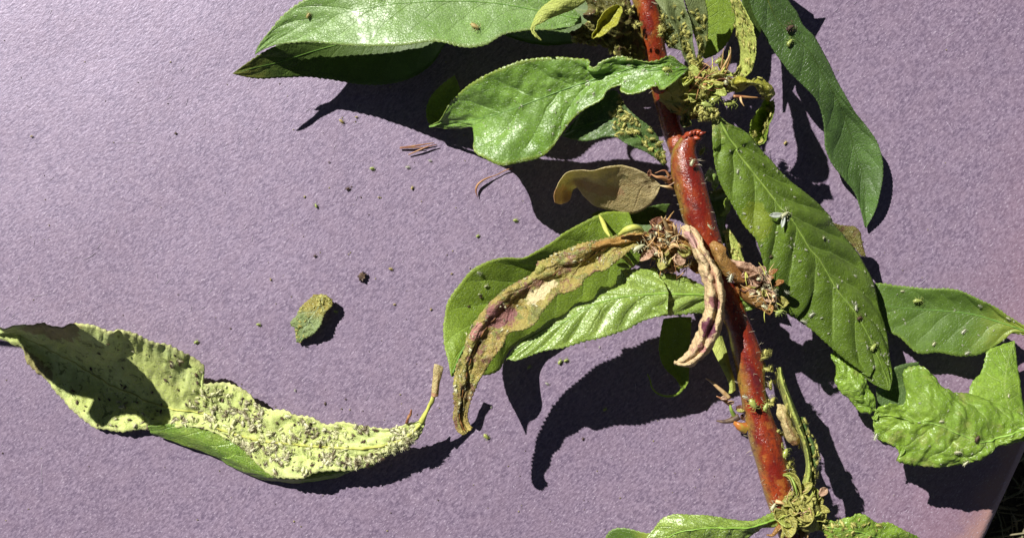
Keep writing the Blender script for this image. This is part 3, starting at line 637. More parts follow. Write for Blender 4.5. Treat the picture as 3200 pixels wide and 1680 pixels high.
# --- 13 long leaf at upper right
leaf('leaf', branch, [
    (['P', (2300, -90), 'D', (80, 0), (108, 80), (150, 160), (190, 240), (260, 350), (330, 440), (420, 530), (490, 610), (520, 690), (536, 800), (545, 900), (590, 1000), (660, 1090), (720, 1170), (750, 1250), (780, 1370)], [1.9, 1.8, 1.6, 1.4, 1.1, .8, .55, .3, .15]),
    (['P', (2380, -90), 'D', (190, 0), (250, 120), (330, 210), (430, 300), (490, 390), (550, 500), (620, 620), (680, 780), (715, 900), (748, 1000), (770, 1100), (782, 1374)], [1.9, 1.7, 1.5, 1.3, 1.0, .6, .3, .18, .12]),
    (['P', (2440, -90), 'D', (312, 0), (370, 80), (405, 150), (470, 220), (530, 330), (590, 450), (650, 560), (720, 680), (800, 780), (850, 860), (880, 950), (886, 1050), (870, 1160), (840, 1270), (785, 1378)], [1.6, 1.5, 1.3, 1.1, .9, .65, .5, .4, .12]),
], M['leaf_blue'], nt=200, ns=33, serr=(.014, 64), crk=(.03, 1, 1), puck=(.02, 10, 1.4), key='upright', rib=.02, ribmat=M['leaf_dark'], base='start', label='long smooth leaf at upper right whose tip touches the paper')
# --- 14 right leaf
leaf('leaf', branch, [
    (['G', (700, 690), (740, 650), (900, 660), (1100, 682), (1330, 690), (1450, 740), (1600, 810), (1700, 880), (1803, 942), (1930, 1000), (2050, 1040)], [.5, .6, .8, .95, 1.0, 1.1, 1.3]),
    (['G', (700, 710), (820, 790), (1000, 820), (1200, 832), (1450, 862), (1600, 905), (1800, 972), (1930, 1020), (2050, 1060)], [.5, .55, .6, .7, .85, 1.05, 1.3]),
    (['G', (700, 740), (790, 860), (832, 960), (930, 1020), (1060, 1130), (1200, 1125), (1350, 1150), (1500, 1135), (1600, 1080), (1672, 1030), (1705, 995), (1803, 1003), (1930, 1045), (2050, 1075)], [.5, .55, .65, .75, .8, .95, 1.3]),
], M['leaf_right'], nt=160, ns=31, serr=(.022, 46), crk=(.025, 1.2, 1), puck=(.025, 8, -1.2), key='right', rib=.025, ribmat=M['rib_green'], label='green leaf turning yellow at its base, at the right edge')
# --- 15 curled light leaf bottom right
leaf('leaf', branch, [
    (['J', (455, 610), (480, 545), (550, 520), (640, 525), (652, 480), (646, 400), (645, 320), (700, 290), (765, 293), (805, 320), (832, 370), (880, 412), (935, 440), (1050, 452), (1150, 500), (1280, 560), (1400, 590), (1560, 600)], [1.6, 1.7, 1.7, 1.75, 1.9, 1.75, 1.5, 1.5, 1.6, 1.7]),
    (['J', (455, 612), (500, 590), (600, 600), (690, 610), (780, 590), (830, 540), (850, 500), (920, 530), (1050, 560), (1200, 600), (1400, 640), (1560, 650)], [1.6, 1.75, 1.85, 1.95, 1.95, 1.85, 1.85, 1.8]),
    (['J', (455, 614), (500, 580), (560, 592), (640, 612), (720, 640), (790, 655), (900, 700), (1000, 745), (1140, 790), (1280, 740), (1400, 690), (1560, 690)], [1.6, 1.75, 1.85, 1.9, 1.9, 1.9, 1.9, 1.85]),
    (['J', (458, 640), (465, 700), (480, 730), (540, 755), (600, 790), (620, 838), (600, 862), (700, 897), (850, 905), (1000, 892), (1080, 852), (1150, 812), (1250, 780), (1400, 738), (1560, 720)], [1.55, 1.65, 1.7, 1.7, 1.75, 1.75, 1.75, 1.8]),
], M['leaf_bright'], nt=180, ns=49, spos=[0, .3, .55, 1], serr=(.022, 44), crk=(.12, 1.7, 1), puck=(.05, 7, -1.1), key='bright', rib=.03, ribmat=M['rib_lime'], base='end', label='bright crumpled leaf at the lower right edge')
leaf('leaf', branch, [
    (['J', (470, 425), (520, 380), (580, 300), (660, 270), (740, 260)], [1.0, 1.0, 1.0]),
    (['J', (478, 480), (560, 430), (640, 400), (740, 330)], [.9, .9, .9]),
    (['J', (482, 530), (560, 560), (660, 560), (760, 420)], [.9, .9, .9]),
], M['leaf_dull'], nt=40, ns=13, serr=(.01, 10), key='brightshade')
leaf('leaf', branch, [
    (['J', (1328, 128), (1240, 160), (1170, 190), (1150, 260), (1128, 325), (1080, 375), (1060, 415), (1055, 460), (1150, 530), (1260, 600)], [.9, 1.0, 1.2, 1.4, 1.5]),
    (['J', (1330, 128), (1300, 220), (1280, 320), (1270, 420), (1290, 520), (1330, 600)], [.9, 1.05, 1.25, 1.4, 1.5]),
    (['J', (1333, 128), (1345, 260), (1358, 350), (1370, 430), (1392, 560), (1400, 640)], [.9, 1.0, 1.2, 1.3, 1.5]),
], M['leaf_bright'], nt=70, ns=21, serr=(.02, 18), crk=(.02, 2, 1), puck=(.02, 7, 1), key='brightstrip', label='pale green leaf strip rising behind the bright crumpled leaf')
# --- 16 crinkled small leaf
leaf('leaf', branch, [
    (['J', (205, 185), (300, 245), (380, 320), (425, 410), (460, 500), (472, 562)], [1.0, 1.2, 1.25, 1.2]),
    (['J', (208, 200), (270, 290), (330, 380), (380, 450), (420, 520), (450, 572)], [1.0, 1.3, 1.35, 1.2]),
    (['J', (210, 210), (222, 290), (215, 370), (235, 420), (265, 460), (310, 495), (350, 545), (380, 570), (430, 580)], [1.0, 1.1, 1.15, 1.1]),
], M['leaf_bright'], nt=80, ns=31, serr=(.012, 20), crk=(.10, 2.4, 1), key='crinkle', label='small crinkled yellow green leaf beneath the tip of the largest leaf')
# --- 18 bits behind the big leaf
leaf('leaf', branch, [
    (['G', (400, 200), (480, 228), (560, 240), (610, 245), (655, 290)], [.9, .9, .9]),
    (['G', (420, 260), (520, 290), (600, 310), (660, 350)], [.9, .9, .9]),
    (['G', (460, 300), (560, 350), (620, 400), (650, 440), (690, 455)], [.9, .9, .9]),
], M['leaf_olive'], nt=40, ns=15, serr=(.015, 12), crk=(.05, 3, 1), key='behind', label='olive leaf scrap showing past the right edge of the largest leaf')
leaf('bract', branch, [
    (['G', (655, 490), (680, 510), (700, 540), (715, 600)], [.9]), (['G', (650, 500), (675, 540), (700, 570), (714, 602)], [1.0]), (['G', (650, 510), (670, 550), (690, 580), (712, 606)], [.9]),
], M['bract_pink'], nt=20, ns=9, serr=(0, 1), crk=(.02, 3, 1), key='behind2')
# --- 19 narrow grey leaves at the top
leaf('leaf', branch, [
    (['M', (1060, 0), (1150, 110), (1230, 210), (1310, 330), (1360, 430), (1470, 600), (1500, 800), (1560, 980), (1680, 1130)], [2.5, 2.6, 2.6, 2.5, 2.4]),
    (['P', (2075, -60), 'M', (1330, 0), (1420, 200), (1500, 400), (1560, 600), (1620, 800), (1680, 980), (1740, 1140)], [2.5, 2.45, 2.4, 2.4, 2.35]),
    (['P', (2110, -60), 'M', (1540, 0), (1580, 160), (1640, 320), (1690, 500), (1700, 700), (1740, 900), (1790, 1150)], [2.5, 2.6, 2.6, 2.5, 2.35]),
], M['leaf_grey'], nt=110, ns=21, serr=(.012, 24), crk=(.02, 2, 1.5), key='grey1', label='narrow grey green leaf pointing down beside the stem')
leaf('leaf', branch, [
    (['P', (2140, -60), 'M', (1560, 0), (1620, 200), (1680, 400), (1740, 600), (1800, 850), (1760, 1050), (1760, 1140)], [2.4, 2.5, 2.45, 2.3]),
    (['P', (2170, -60), 'M', (1740, 0), (1790, 250), (1830, 500), (1830, 750), (1820, 950), (1780, 1140)], [2.4, 2.4, 2.35, 2.3]),
    (['P', (2195, -60), 'M', (1900, 0), (1950, 200), (1960, 400), (1945, 650), (1900, 850), (1840, 1000), (1800, 1140)], [2.3, 2.35, 2.3, 2.25]),
], M['leaf_grey'], nt=100, ns=19, serr=(.012, 24), crk=(.02, 2, 1.5), key='grey2', label='second narrow grey green leaf, farther from the stem')
leaf('leaf', branch, [
    (['M', (1050, 0), (1080, 150), (1130, 260), (1160, 400), (1200, 560), (1240, 720), (1290, 800)], [2.0, 2.0, 1.9]),
    (['M', (1150, 60), (1220, 250), (1290, 420), (1350, 600), (1400, 750), (1480, 850)], [2.0, 2.0, 1.9]),
    (['M', (1200, 60), (1300, 300), (1400, 500), (1500, 700), (1540, 880)], [2.0, 2.0, 1.9]),
], M['leaf_grey'], nt=60, ns=17, serr=(.01, 14), crk=(.03, 2, 1), key='grey3')
leaf('leaf', branch, [
    (['P', (2165, -60), 'C', (1000, 0), (1020, 150), (1010, 300), (1000, 420), (1030, 470)], [1.4, 1.3, 1.2]),
    (['P', (2240, -60), 'C', (1140, 0), (1150, 150), (1130, 280), (1090, 400), (1035, 472)], [1.4, 1.3, 1.2]),
    (['P', (2300, -60), 'C', (1290, 0), (1290, 120), (1260, 250), (1200, 370), (1120, 440), (1040, 476)], [1.4, 1.3, 1.2]),
], M['leaf_lime'], nt=60, ns=21, serr=(.01, 20), key='topback', label='dark shaded leaf behind the upper joint')
leaf('leaf', branch, [
    (['P', (2120, -60), (2200, -200), (2330, -230), (2440, -160)], [1.6, 1.5, 1.4]),
    (['P', (2130, -20), (2220, -90), (2340, -110), (2450, -130)], [1.4, 1.3, 1.3]),
    (['P', (2150, 20), (2240, 10), (2340, -10), (2450, -100)], [1.3, 1.2, 1.2]),
], M['leaf_dark'], nt=50, ns=17, key='above')
leaf('leaf', branch, [
    (['P', (2290, -160), (2310, -60), (2322, 40), (2330, 150)], [1.7, 1.6, 1.5]),
    (['P', (2370, -170), (2370, -60), (2365, 40), (2345, 160)], [1.6, 1.4, 1.4]),
    (['P', (2480, -150), (2440, -60), (2400, 50), (2352, 155)], [1.4, 1.3, 1.3]),
], M['leaf_dark'], nt=50, ns=17, key='above2', label='dark leaf in the shade between the lemon leaf and the long right hand leaf')
# --- 20 narrow lemon leaf
leaf('leaf', branch, [
    (['P', (2272, -60), 'C', (1240, 0), (1275, 100), (1288, 200), (1305, 330), (1328, 430), (1310, 540), (1250, 620)], [2.2, 2.25, 2.3, 2.3, 2.3]),
    (['P', (2288, -60), 'C', (1280, 0), (1325, 100), (1352, 210), (1376, 330), (1385, 440), (1355, 560), (1300, 628)], [2.5, 2.6, 2.7, 2.65, 2.4]),
    (['P', (2300, -60), 'C', (1312, 0), (1372, 100), (1420, 200), (1446, 330), (1442, 450), (1402, 580), (1350, 632)], [2.8, 2.95, 3.05, 2.95, 2.5]),
], M['leaf_lemon'], nt=110, ns=19, serr=(.014, 30), crk=(.03, 3, 1), key='lemon', label='narrow curved lemon yellow leaf at the upper joint')
# --- 21, 22 curled yellow leaf over the joint and its hanging end
leaf('leaf', branch, [
    (['N', (930, 470), (960, 420), (1050, 395), (1150, 395), (1250, 405), (1310, 375), (1370, 390), (1430, 450), (1500, 520), (1530, 600)], [2.3, 2.5, 2.6, 2.5, 2.3]),
    (['N', (925, 500), (1000, 450), (1100, 440), (1200, 440), (1300, 460), (1380, 500), (1440, 560), (1490, 640)], [2.35, 2.7, 2.8, 2.7, 2.35]),
    (['N', (925, 530), (1000, 545), (1100, 545), (1180, 510), (1240, 500), (1310, 560), (1380, 620), (1440, 690)], [2.2, 2.3, 2.35, 2.3, 2.2]),
], M['leaf_yellow'], nt=70, ns=21, serr=(.012, 14), crk=(.06, 3, 1.3), key='yroll', label='rolled yellow green leaf right of the upper joint')
leaf('leaf', branch, [
    (['N', (1400, 660), (1330, 740), (1290, 850), (1220, 950), (1200, 1050), (1230, 1150), (1290, 1240)], [2.2, 2.1, 1.9, 1.8]),
    (['N', (1470, 680), (1440, 800), (1400, 920), (1380, 1040), (1340, 1140), (1300, 1240)], [2.1, 1.7, 1.6, 1.7]),
    (['N', (1530, 640), (1520, 760), (1480, 880), (1440, 1000), (1420, 1120), (1380, 1220), (1330, 1250)], [2.25, 2.15, 2.0, 1.8]),
], M['leaf_lime'], nt=70, ns=23, serr=(.015, 16), crk=(.05, 3.5, 1), key='hang', label='crumpled leaf hanging from the yellow rolled leaf')
leaf('bract', branch, [
    (['N', (1060, 1020), (1110, 960), (1180, 930), (1200, 1000)], [2.1]), (['N', (1080, 1040), (1130, 1010), (1170, 990), (1196, 1040)], [2.2]), (['N', (1090, 1050), (1140, 1070), (1170, 1080), (1190, 1050)], [2.1]),
], M['leaf_tan'], nt=20, ns=9, serr=(0, 1), crk=(.02, 3, 1), key='orangebit')
# --- 23 yellow hooked leaf at the top
leaf('leaf', branch, [
    (['P', (1745, -40), 'B', (960, 0), (925, 22), (880, 60), (850, 100), (828, 150), (808, 205), (830, 250), (880, 288)], [2.9, 2.9, 2.85, 2.8, 2.9, 2.85]),
    (['P', (1800, -40), 'B', (1060, 10), (1000, 60), (930, 100), (870, 140), (836, 172), (820, 212), (845, 250), (884, 286)], [3.0, 3.0, 2.95, 2.85, 2.9, 2.85]),
    (['P', (1850, -30), 'B', (1200, 0), (1120, 60), (1050, 92), (940, 132), (885, 165), (850, 178), (832, 215), (855, 248), (888, 284)], [2.85, 2.9, 2.85, 2.8, 2.88, 2.85]),
], M['leaf_lemon'], nt=90, ns=17, serr=(.01, 14), crk=(.03, 2, 1), key='hook', label='pale yellow leaf with a thin hooked brown tip at the top')
# --- 24 small yellow folded leaf
leaf('leaf', branch, [
    (['M', (0, 650), (10, 560), (60, 450), (130, 350), (200, 240), (280, 150), (380, 90), (450, 90)], [2.75, 2.8, 2.85, 2.7]),
    (['M', (10, 660), (60, 560), (150, 440), (240, 350), (320, 260), (400, 180), (470, 110)], [2.65, 2.65, 2.65, 2.6]),
    (['M', (20, 675), (130, 650), (240, 560), (330, 470), (430, 390), (480, 280), (520, 180), (510, 120)], [2.75, 2.8, 2.85, 2.7]),
], M['leaf_yellow'], nt=60, ns=21, serr=(.006, 12), crk=(.05, 4, 1.5), key='ysmall', label='small folded yellow leaf left of the stem near the top')
# --- 25 brown crumpled mass behind: three crumpled old leaves
leaf('leaf', branch, [
    (['B', (1080, 230), (1180, 180), (1260, 120), (1400, 60), (1560, 40)], [1.9, 2.1, 2.0]),
    (['B', (1100, 260), (1250, 240), (1400, 200), (1580, 180)], [1.8, 2.1, 2.0]),
    (['B', (1130, 290), (1250, 320), (1350, 340), (1400, 385), (1530, 425), (1620, 415)], [1.7, 1.9, 1.9]),
], M['leaf_olive'], nt=60, ns=31, serr=(.015, 14), crk=(.14, 3, 1), key='olive', label='crumpled olive brown leaf in the shade left of the stem')
leaf('leaf', branch, [
    (['P', (1830, -30), 'B', (1200, 0), (1210, 60), (1180, 110), (1230, 150)], [2.3, 2.4, 2.3]),
    (['P', (1870, -30), 'B', (1300, 0), (1330, 60), (1310, 120), (1290, 200)], [2.5, 2.5, 2.4]),
    (['P', (1950, -30), 'B', (1500, 0), (1520, 100), (1500, 200), (1420, 280)], [2.3, 2.3, 2.2]),
], M['leaf_olive'], nt=50, ns=31, serr=(.015, 14), crk=(.12, 3, 1), key='olive2')
leaf('leaf', branch, [
    (['B', (1440, 0), (1500, 100), (1560, 200), (1600, 300), (1620, 380)], [1.9]),
    (['B', (1480, 0), (1540, 120), (1590, 230), (1630, 330), (1650, 400)], [2.0]),
    (['B', (1540, 0), (1580, 100), (1620, 220), (1660, 320), (1680, 400)], [1.9]),
], M['leaf_grey'], nt=40, ns=13, serr=(.01, 14), crk=(.06, 3, 1), key='olive3')
# --- 27, 28 leaves at the bottom
leaf('leaf', branch, [
    (['I', (180, 1420), (240, 1350), (290, 1290), (335, 1235), (400, 1208), (500, 1208), (620, 1214), (780, 1236), (900, 1250), (960, 1225), (1020, 1195), (1090, 1180)], [2.0, 2.2, 2.3, 2.2, 2.0]),
    (['I', (260, 1460), (360, 1360), (460, 1310), (600, 1290), (760, 1290), (880, 1285), (980, 1255), (1100, 1215)], [2.0, 2.3, 2.4, 2.3, 2.0]),
    (['I', (340, 1480), (480, 1440), (640, 1410), (780, 1390), (870, 1345), (960, 1300), (1080, 1270), (1130, 1250)], [1.9, 2.1, 2.2, 2.1, 2.0]),
], M['leaf_pucker'], nt=120, ns=31, serr=(.014, 34), crk=(.05, 2, 1), puck=(.03, 7, -1), key='bottom', rib=.035, ribmat=M['rib_lime'], label='glossy leaf running left from the bottom joint')
leaf('leaf', branch, [
    (['I', (-40, 1420), (-10, 1340), (20, 1305), (80, 1290), (150, 1300), (230, 1322), (330, 1330)], [1.3, 1.5, 1.9]),
    (['I', (0, 1460), (60, 1400), (120, 1380), (200, 1380), (330, 1350)], [1.3, 1.5, 1.9]),
    (['I', (40, 1500), (100, 1480), (160, 1470), (240, 1450), (340, 1380)], [1.3, 1.5, 1.9]),
], M['leaf_right'], nt=50, ns=17, serr=(.014, 14), key='bottom2', label='dark green leaf end at the bottom edge of the picture')
leaf('leaf', branch, [
    (['T', (830, 1130), (900, 1100), (1000, 1095), (1120, 1065), (1250, 1100), (1400, 1050), (1520, 1030), 'J', (340, 1208), (400, 1208), (445, 1240), (480, 1260), (550, 1258), (620, 1290), (720, 1340), (800, 1390)], [2.0, 2.2, 2.3, 2.2, 2.1, 1.8]),
    (['T', (830, 1170), (1000, 1160), (1200, 1200), (1400, 1220), (1600, 1250), 'J', (420, 1330), (520, 1360), (620, 1400), (760, 1440)], [2.0, 2.25, 2.3, 2.2, 2.0, 1.8]),
    (['T', (835, 1210), (950, 1200), (1060, 1240), (1180, 1340), 'J', (150, 1400), (300, 1460), (450, 1490), (600, 1500), (740, 1500)], [2.0, 2.1, 2.1, 2.0, 1.9, 1.8]),
], M['leaf_bright'], nt=110, ns=31, serr=(.014, 30), crk=(.06, 2.5, 1), puck=(.02, 7, 1), key='bottomr', rib=.03, ribmat=M['rib_lime'], base='start', label='yellow green leaf running right from the bottom joint with a reddish spot')
# --- 29 curved strip leaf beside the lower stem, in two strands
leaf('leaf', branch, [
    (['R', (1270, 440), (1245, 530), (1265, 700), (1310, 850), 'I', (1110, 560), (1165, 680), (1205, 790), (1228, 880), (1225, 960), (1208, 1010)], [1.2, 1.4, 1.6, 1.9]),
    (['R', (1290, 435), (1300, 560), (1340, 720), (1400, 860), 'I', (1140, 560), (1190, 680), (1230, 790), (1246, 880), (1245, 960), (1230, 1030)], [2.05, 2.3, 2.3, 2.2]),
    (['R', (1315, 440), (1350, 600), (1410, 760), (1470, 900), 'I', (1175, 580), (1212, 680), (1246, 780), (1262, 880), (1264, 960), (1250, 1050)], [2.0, 2.15, 2.15, 2.1]),
], M['leaf_lemon'], nt=110, ns=17, serr=(.008, 18), crk=(.02, 3, 1.5), key='strand', label='long thin yellow green leaf strand right of the lower stem')
leaf('leaf', branch, [
    (['I', (1190, 600), (1225, 700), (1258, 800), (1270, 900), (1265, 980), (1245, 1050)], [2.0, 2.05, 2.0]),
    (['I', (1205, 600), (1245, 700), (1280, 800), (1292, 900), (1280, 980), (1252, 1055)], [2.0, 2.1, 2.0]),
    (['I', (1215, 600), (1255, 690), (1296, 790), (1308, 900), (1300, 970), (1262, 1065)], [1.9, 1.95, 1.9]),
], M['leaf_dull'], nt=60, ns=13, serr=(.012, 14), crk=(.03, 3, 1), key='strand2')
leaf('bract', branch, [
    (['I', (1050, 520), (1060, 600), (1080, 680), (1110, 740), (1150, 780)], [2.0, 2.1, 2.05]),
    (['I', (1068, 520), (1095, 600), (1125, 680), (1150, 730), (1170, 775)], [2.05, 2.3, 2.1]),
    (['I', (1085, 525), (1125, 600), (1160, 660), (1180, 710), (1190, 760)], [2.0, 2.1, 2.05]),
], M['leaf_tan'], nt=40, ns=15, serr=(0, 1), crk=(.06, 4, 1.5), key='yellowbud', label='swollen yellow and orange dried bud scale beside the lower stem')
leaf('leaf', branch, [
    (['I', (1010, 400), (1020, 500), (1045, 600), (1070, 700)], [1.7]), (['I', (1035, 400), (1050, 500), (1070, 600), (1090, 720)], [1.8]), (['I', (1058, 380), (1080, 500), (1100, 600), (1110, 740)], [1.7]),
], M['leaf_olive'], nt=30, ns=13, serr=(.01, 8), crk=(.05, 3, 1), key='innerolive')
leaf('leaf', branch, [
    (['I', (970, 200), (985, 300), (1000, 400), (1010, 520)], [1.9]), (['I', (1000, 200), (1020, 300), (1030, 400), (1030, 520)], [1.9]), (['I', (1020, 210), (1060, 300), (1060, 400), (1050, 520)], [1.8]),
], M['leaf_dull'], nt=30, ns=13, serr=(.01, 8), crk=(.04, 3, 1), key='innergreen')
# --- 30 pale strip left of stem
leaf('leaf', branch, [
    (['R', (300, 20), (360, 220), (420, 340), (490, 480), (550, 600), (585, 720), (570, 810)], [1.7, 1.8, 1.9, 1.9]),
    (['R', (420, 0), (470, 180), (520, 350), (570, 470), (610, 590), (625, 700), (620, 800)], [1.7, 1.8, 1.95, 1.95]),
    (['R', (480, 0), (530, 150), (570, 300), (600, 430), (645, 560), (668, 680), (672, 760)], [1.6, 1.75, 1.85, 1.9]),
], M['leaf_lemon'], nt=60, ns=13, serr=(0, 1), crk=(.01, 2, 2), key='pale', label='smooth pale leaf stalk hugging the left of the stem')
# --- 31 shaded hanging leaf with a thin coiled tail
leaf('leaf', branch, [
    (['I', (345, -10), (325, 100), (318, 180), (335, 260), (365, 310), (420, 360), (452, 415)], [1.0, .9, .8]),
    (['I', (430, -20), (410, 100), (400, 200), (425, 300), (460, 370), (470, 420)], [1.0, .85, .75]),
    (['I', (520, -20), (510, 120), (505, 250), (502, 320), (498, 380), (478, 425)], [1.0, .9, .8]),
], M['leaf_lime'], nt=50, ns=17, serr=(.01, 16), key='shadeleaf', label='shaded green leaf below the puckered leaf')
q = spline(rd(['I', (470, 415), (440, 452), (380, 472), (310, 455), (272, 415), (262, 370), (245, 335)]), 30)
tube('tendril', W3(q[:, 0], q[:, 1], interp1([.75, .6, .5, .55, .6], 30)), np.linspace(.035, .015, 30), M['leaf_lime'], branch, 6)['label'] = 'thin curled tip of a shaded leaf'
# --- 32 shaded green leaves around the middle of the stem
for kx, (a, b, c, z, mt, lb) in enumerate([
    ([(1230, 500), (1300, 470), (1500, 480), (1700, 430), (1790, 420)], [(1300, 540), (1450, 550), (1600, 540), (1760, 500)], [(1330, 600), (1500, 640), (1650, 620), (1780, 580)], 1.0, 'leaf_dark', 'shaded dark green leaf beneath the tan withered leaf'),
]):
    leaf('leaf', branch, [(['E'] + a, z), (['E'] + b, z - .1), (['E'] + c, z)], M[mt], nt=60, ns=21, serr=(.012, 16), crk=(.05, 2, 1), key='sh%d' % kx, label=lb)
leaf('leaf', branch, [
    (['U', (235, 310), (212, 360), (210, 430), (240, 500), (262, 560)], [1.2, 1.4, 1.2]), (['U', (250, 330), (270, 400), (270, 470), (280, 560)], [1.4, 1.6, 1.4]), (['U', (270, 345), (320, 400), (335, 470), (320, 520), (300, 570)], [1.2, 1.3, 1.2]),
], M['leaf_bright'], nt=40, ns=21, serr=(.01, 12), crk=(.08, 3, 1), key='curl1', label='small curled green leaf between the stem and the largest leaf')
leaf('leaf', branch, [
    (['U', (190, 560), (220, 700), (240, 850), (290, 1000), (330, 1100)], [.9, 1.0, 1.1]), (['U', (280, 560), (290, 700), (320, 850), (350, 1000), (370, 1120)], [.9, 1.1, 1.2]), (['U', (370, 520), (420, 640), (400, 780), (390, 900), (420, 1100)], [.9, 1.2, 1.2]),
], M['leaf_dark'], nt=50, ns=21, serr=(.012, 14), crk=(.06, 2, 1), key='curl2', label='shaded dark leaf right behind the stem')
leaf('leaf', branch, [
    (['U', (405, 635), (370, 700), (385, 780), (340, 830)], [1.6, 1.5, 1.4]), (['U', (415, 640), (400, 710), (410, 770), (360, 835)], [1.5, 1.4, 1.3]), (['U', (425, 650), (440, 720), (430, 790), (380, 840)], [1.4, 1.3, 1.2]),
], M['leaf_lime'], nt=30, ns=11, serr=(.01, 8), crk=(.04, 3, 1), key='curl3')
# thin stalks near the shaded leaf
for pts, z, rr, mt in [
    (['E', (1290, 500), (1320, 560), (1345, 620), (1365, 650)], [1.5, 2.0, 2.4], .055, 'rib_yellow'),
    (['E', (1430, 640), (1490, 600), (1560, 590), (1600, 615)], [2.6, 2.8, 2.7], .08, 'rib_yellow'),
    (['E', (1430, 790), (1470, 800), (1500, 830), (1530, 870)], [2.2, 2.1, 2.0], .05, 'rib_yellow'),
    (['E', (1420, 850), (1470, 855), (1500, 870)], [2.2, 2.1, 2.0], .06, 'rib_pale'),
]:
    q = spline(rd(pts), 14); tube('stalk', W3(q[:, 0], q[:, 1], interp1(z, 14)), rr * np.sin(np.linspace(.4, 2.8, 14)), M[mt], branch, 8, .01, 2)

# --- joints: tufts of stipules and bracts
def tuft(n, reg, z, lens, mat, seed, rad=.014, dirs=None, name='fibre_tuft', lab=None, curl=.5):
    r = random.Random(seed); s = Soup(); pts = rd(reg)
    for i in range(n):
        a = pts[r.randrange(len(pts))] + np.array([r.gauss(0, 11), r.gauss(0, 11)])
        zz = z + r.uniform(-.3, .3)
        an = r.uniform(0, 6.28) if dirs is None else r.gauss(r.choice(dirs), .5)
        L = r.uniform(*lens); p = np.array(pt(a[0], a[1], zz)); d = np.array([math.cos(an), math.sin(an), r.uniform(-.3, .7)]); d /= np.linalg.norm(d)
        c = np.array([-d[1], d[0], 0]) * r.uniform(-curl, curl)
        u = np.linspace(0, 1, 5)[:, None]
        V, F = tube('', p + d * L * u + c * L * u * u, rad * (1.1 - u[:, 0] * .9) * r.uniform(.6, 1.3), None, sides=4, raw=True)
        s.add(V, F)
    o = s.obj(name, mat, branch); o['kind'] = 'stuff'
    if lab: o['label'] = lab
    return o

def bracts(n, reg, z, mats, seed, size=(.10, .3)):
    r = random.Random(seed); pts = rd(reg)
    for i in range(n):
        a = pts[r.randrange(len(pts))] + np.array([r.gauss(0, 13), r.gauss(0, 13)])
        zz = z + r.uniform(-.25, .3)
        L = r.uniform(*size); Wd = L * r.uniform(.25, .5); nt_, ns_ = 12, 7
        e = Matrix.Rotation(r.uniform(0, 6.28), 3, 'Z') @ Matrix.Rotation(r.uniform(-.8, .8), 3, 'X') @ Matrix.Rotation(r.uniform(-.7, .3), 3, 'Y')
        p0 = pt(a[0], a[1], zz); V = []; uv = []; bend = r.uniform(-.6, .9); roll = r.uniform(.2, 1.2); sd = r.random() * 50
        for i2 in range(nt_):
            t = i2 / (nt_ - 1)
            wv = Wd * math.sin(math.pi * min(1, t * .92 + .08)) ** .7
            for j in range(ns_):
                s_ = j / (ns_ - 1) * 2 - 1
                v = Vector((L * t, s_ * wv, bend * L * t * t * .6 + roll * wv * s_ * s_ + .12 * L * nz(t * 4, s_ * 2, sd)))
                V.append(e @ v + p0); uv.append((j / (ns_ - 1), t))
        o = mesh_obj('bract', V, grid_faces(nt_, ns_), M[r.choice(mats)], branch, uv=uv)
        md = o.modifiers.new('thickness', 'SOLIDIFY'); md.thickness = .018; md.offset = 0

nodeA = ['N', (440, 400), (520, 420), (600, 400), (680, 420), (760, 400), (850, 360), (620, 500), (700, 540), (560, 600), (780, 520), (880, 480)]
nodeA2 = ['N', (350, 480), (400, 600), (360, 700), (430, 760), (480, 680), (500, 820), (400, 850), (320, 560), (460, 540)]
nodeB = ['O', (650, 200), (800, 300), (620, 330), (760, 420), (900, 520), (1000, 450), (700, 600), (560, 620), (840, 700), (1000, 300), (720, 780), (900, 850), (1200, 950)]
nodeC = ['Q', (760, 420), (850, 400), (930, 460), (800, 560), (900, 600), (980, 640), (760, 640), (880, 720), (1000, 760), (1060, 800), (960, 860), (900, 500)]
nodeD = ['T', (560, 800), (650, 850), (740, 820), (820, 900), (600, 960), (700, 1000), (850, 1000), (900, 850), (760, 1100), (560, 1050), (620, 1120), (930, 960)]
bracts(46, nodeA, 2.3, ['bract_green', 'bract_green', 'bract_brown', 'bract_green', 'leaf_lemon'], 11, (.14, .38))
bracts(24, nodeA2, 1.95, ['bract_green', 'leaf_grey', 'bract_green'], 12, (.16, .38))
bracts(44, nodeB, 2.25, ['bract_orange', 'bract_brown', 'bract_green', 'bract_pink', 'bract_orange'], 13, (.16, .42))
bracts(44, nodeC, 2.25, ['bract_pink', 'bract_orange', 'bract_pink', 'bract_brown', 'bract_green'], 14, (.14, .36))
bracts(60, nodeD, 2.2, ['bract_green', 'bract_green', 'leaf_lemon', 'bract_green', 'bract_green', 'leaf_lemon', 'bract_pink'], 15, (.14, .42))
bracts(5, ['F', (330, 330), (380, 350), (430, 340), (450, 380)], 2.0, ['bract_orange', 'bract_brown', 'bract_pink'], 16, (.15, .34))
bracts(6, ['R', (520, 750), (560, 850), (620, 1000), (720, 1150), (740, 1100)], 1.9, ['bract_brown', 'bract_green', 'bract_pink'], 17, (.12, .28))
tuft(20, nodeA, 2.4, (.2, .5), M['rib_yellow'], 27, rad=.018, name='fibre_tuft')
tuft(12, nodeA2, 2.1, (.15, .35), M['rib_pale'], 28, rad=.018)
tuft(14, nodeD, 2.35, (.15, .4), M['rib_yellow'], 29, rad=.02)
tuft(12, nodeC, 2.4, (.12, .32), M['rib_yellow'], 30, rad=.016)
tuft(36, nodeB, 2.4, (.15, .42), M['fibre_tan'], 31, rad=.018)
tuft(24, nodeA, 2.45, (.2, .55), M['fibre'], 21, dirs=[.2, 3.3, 1.2])
tuft(50, nodeB, 2.45, (.12, .4), M['fibre_pale'], 22)
tuft(20, nodeB, 2.2, (.15, .5), M['fibre'], 23)
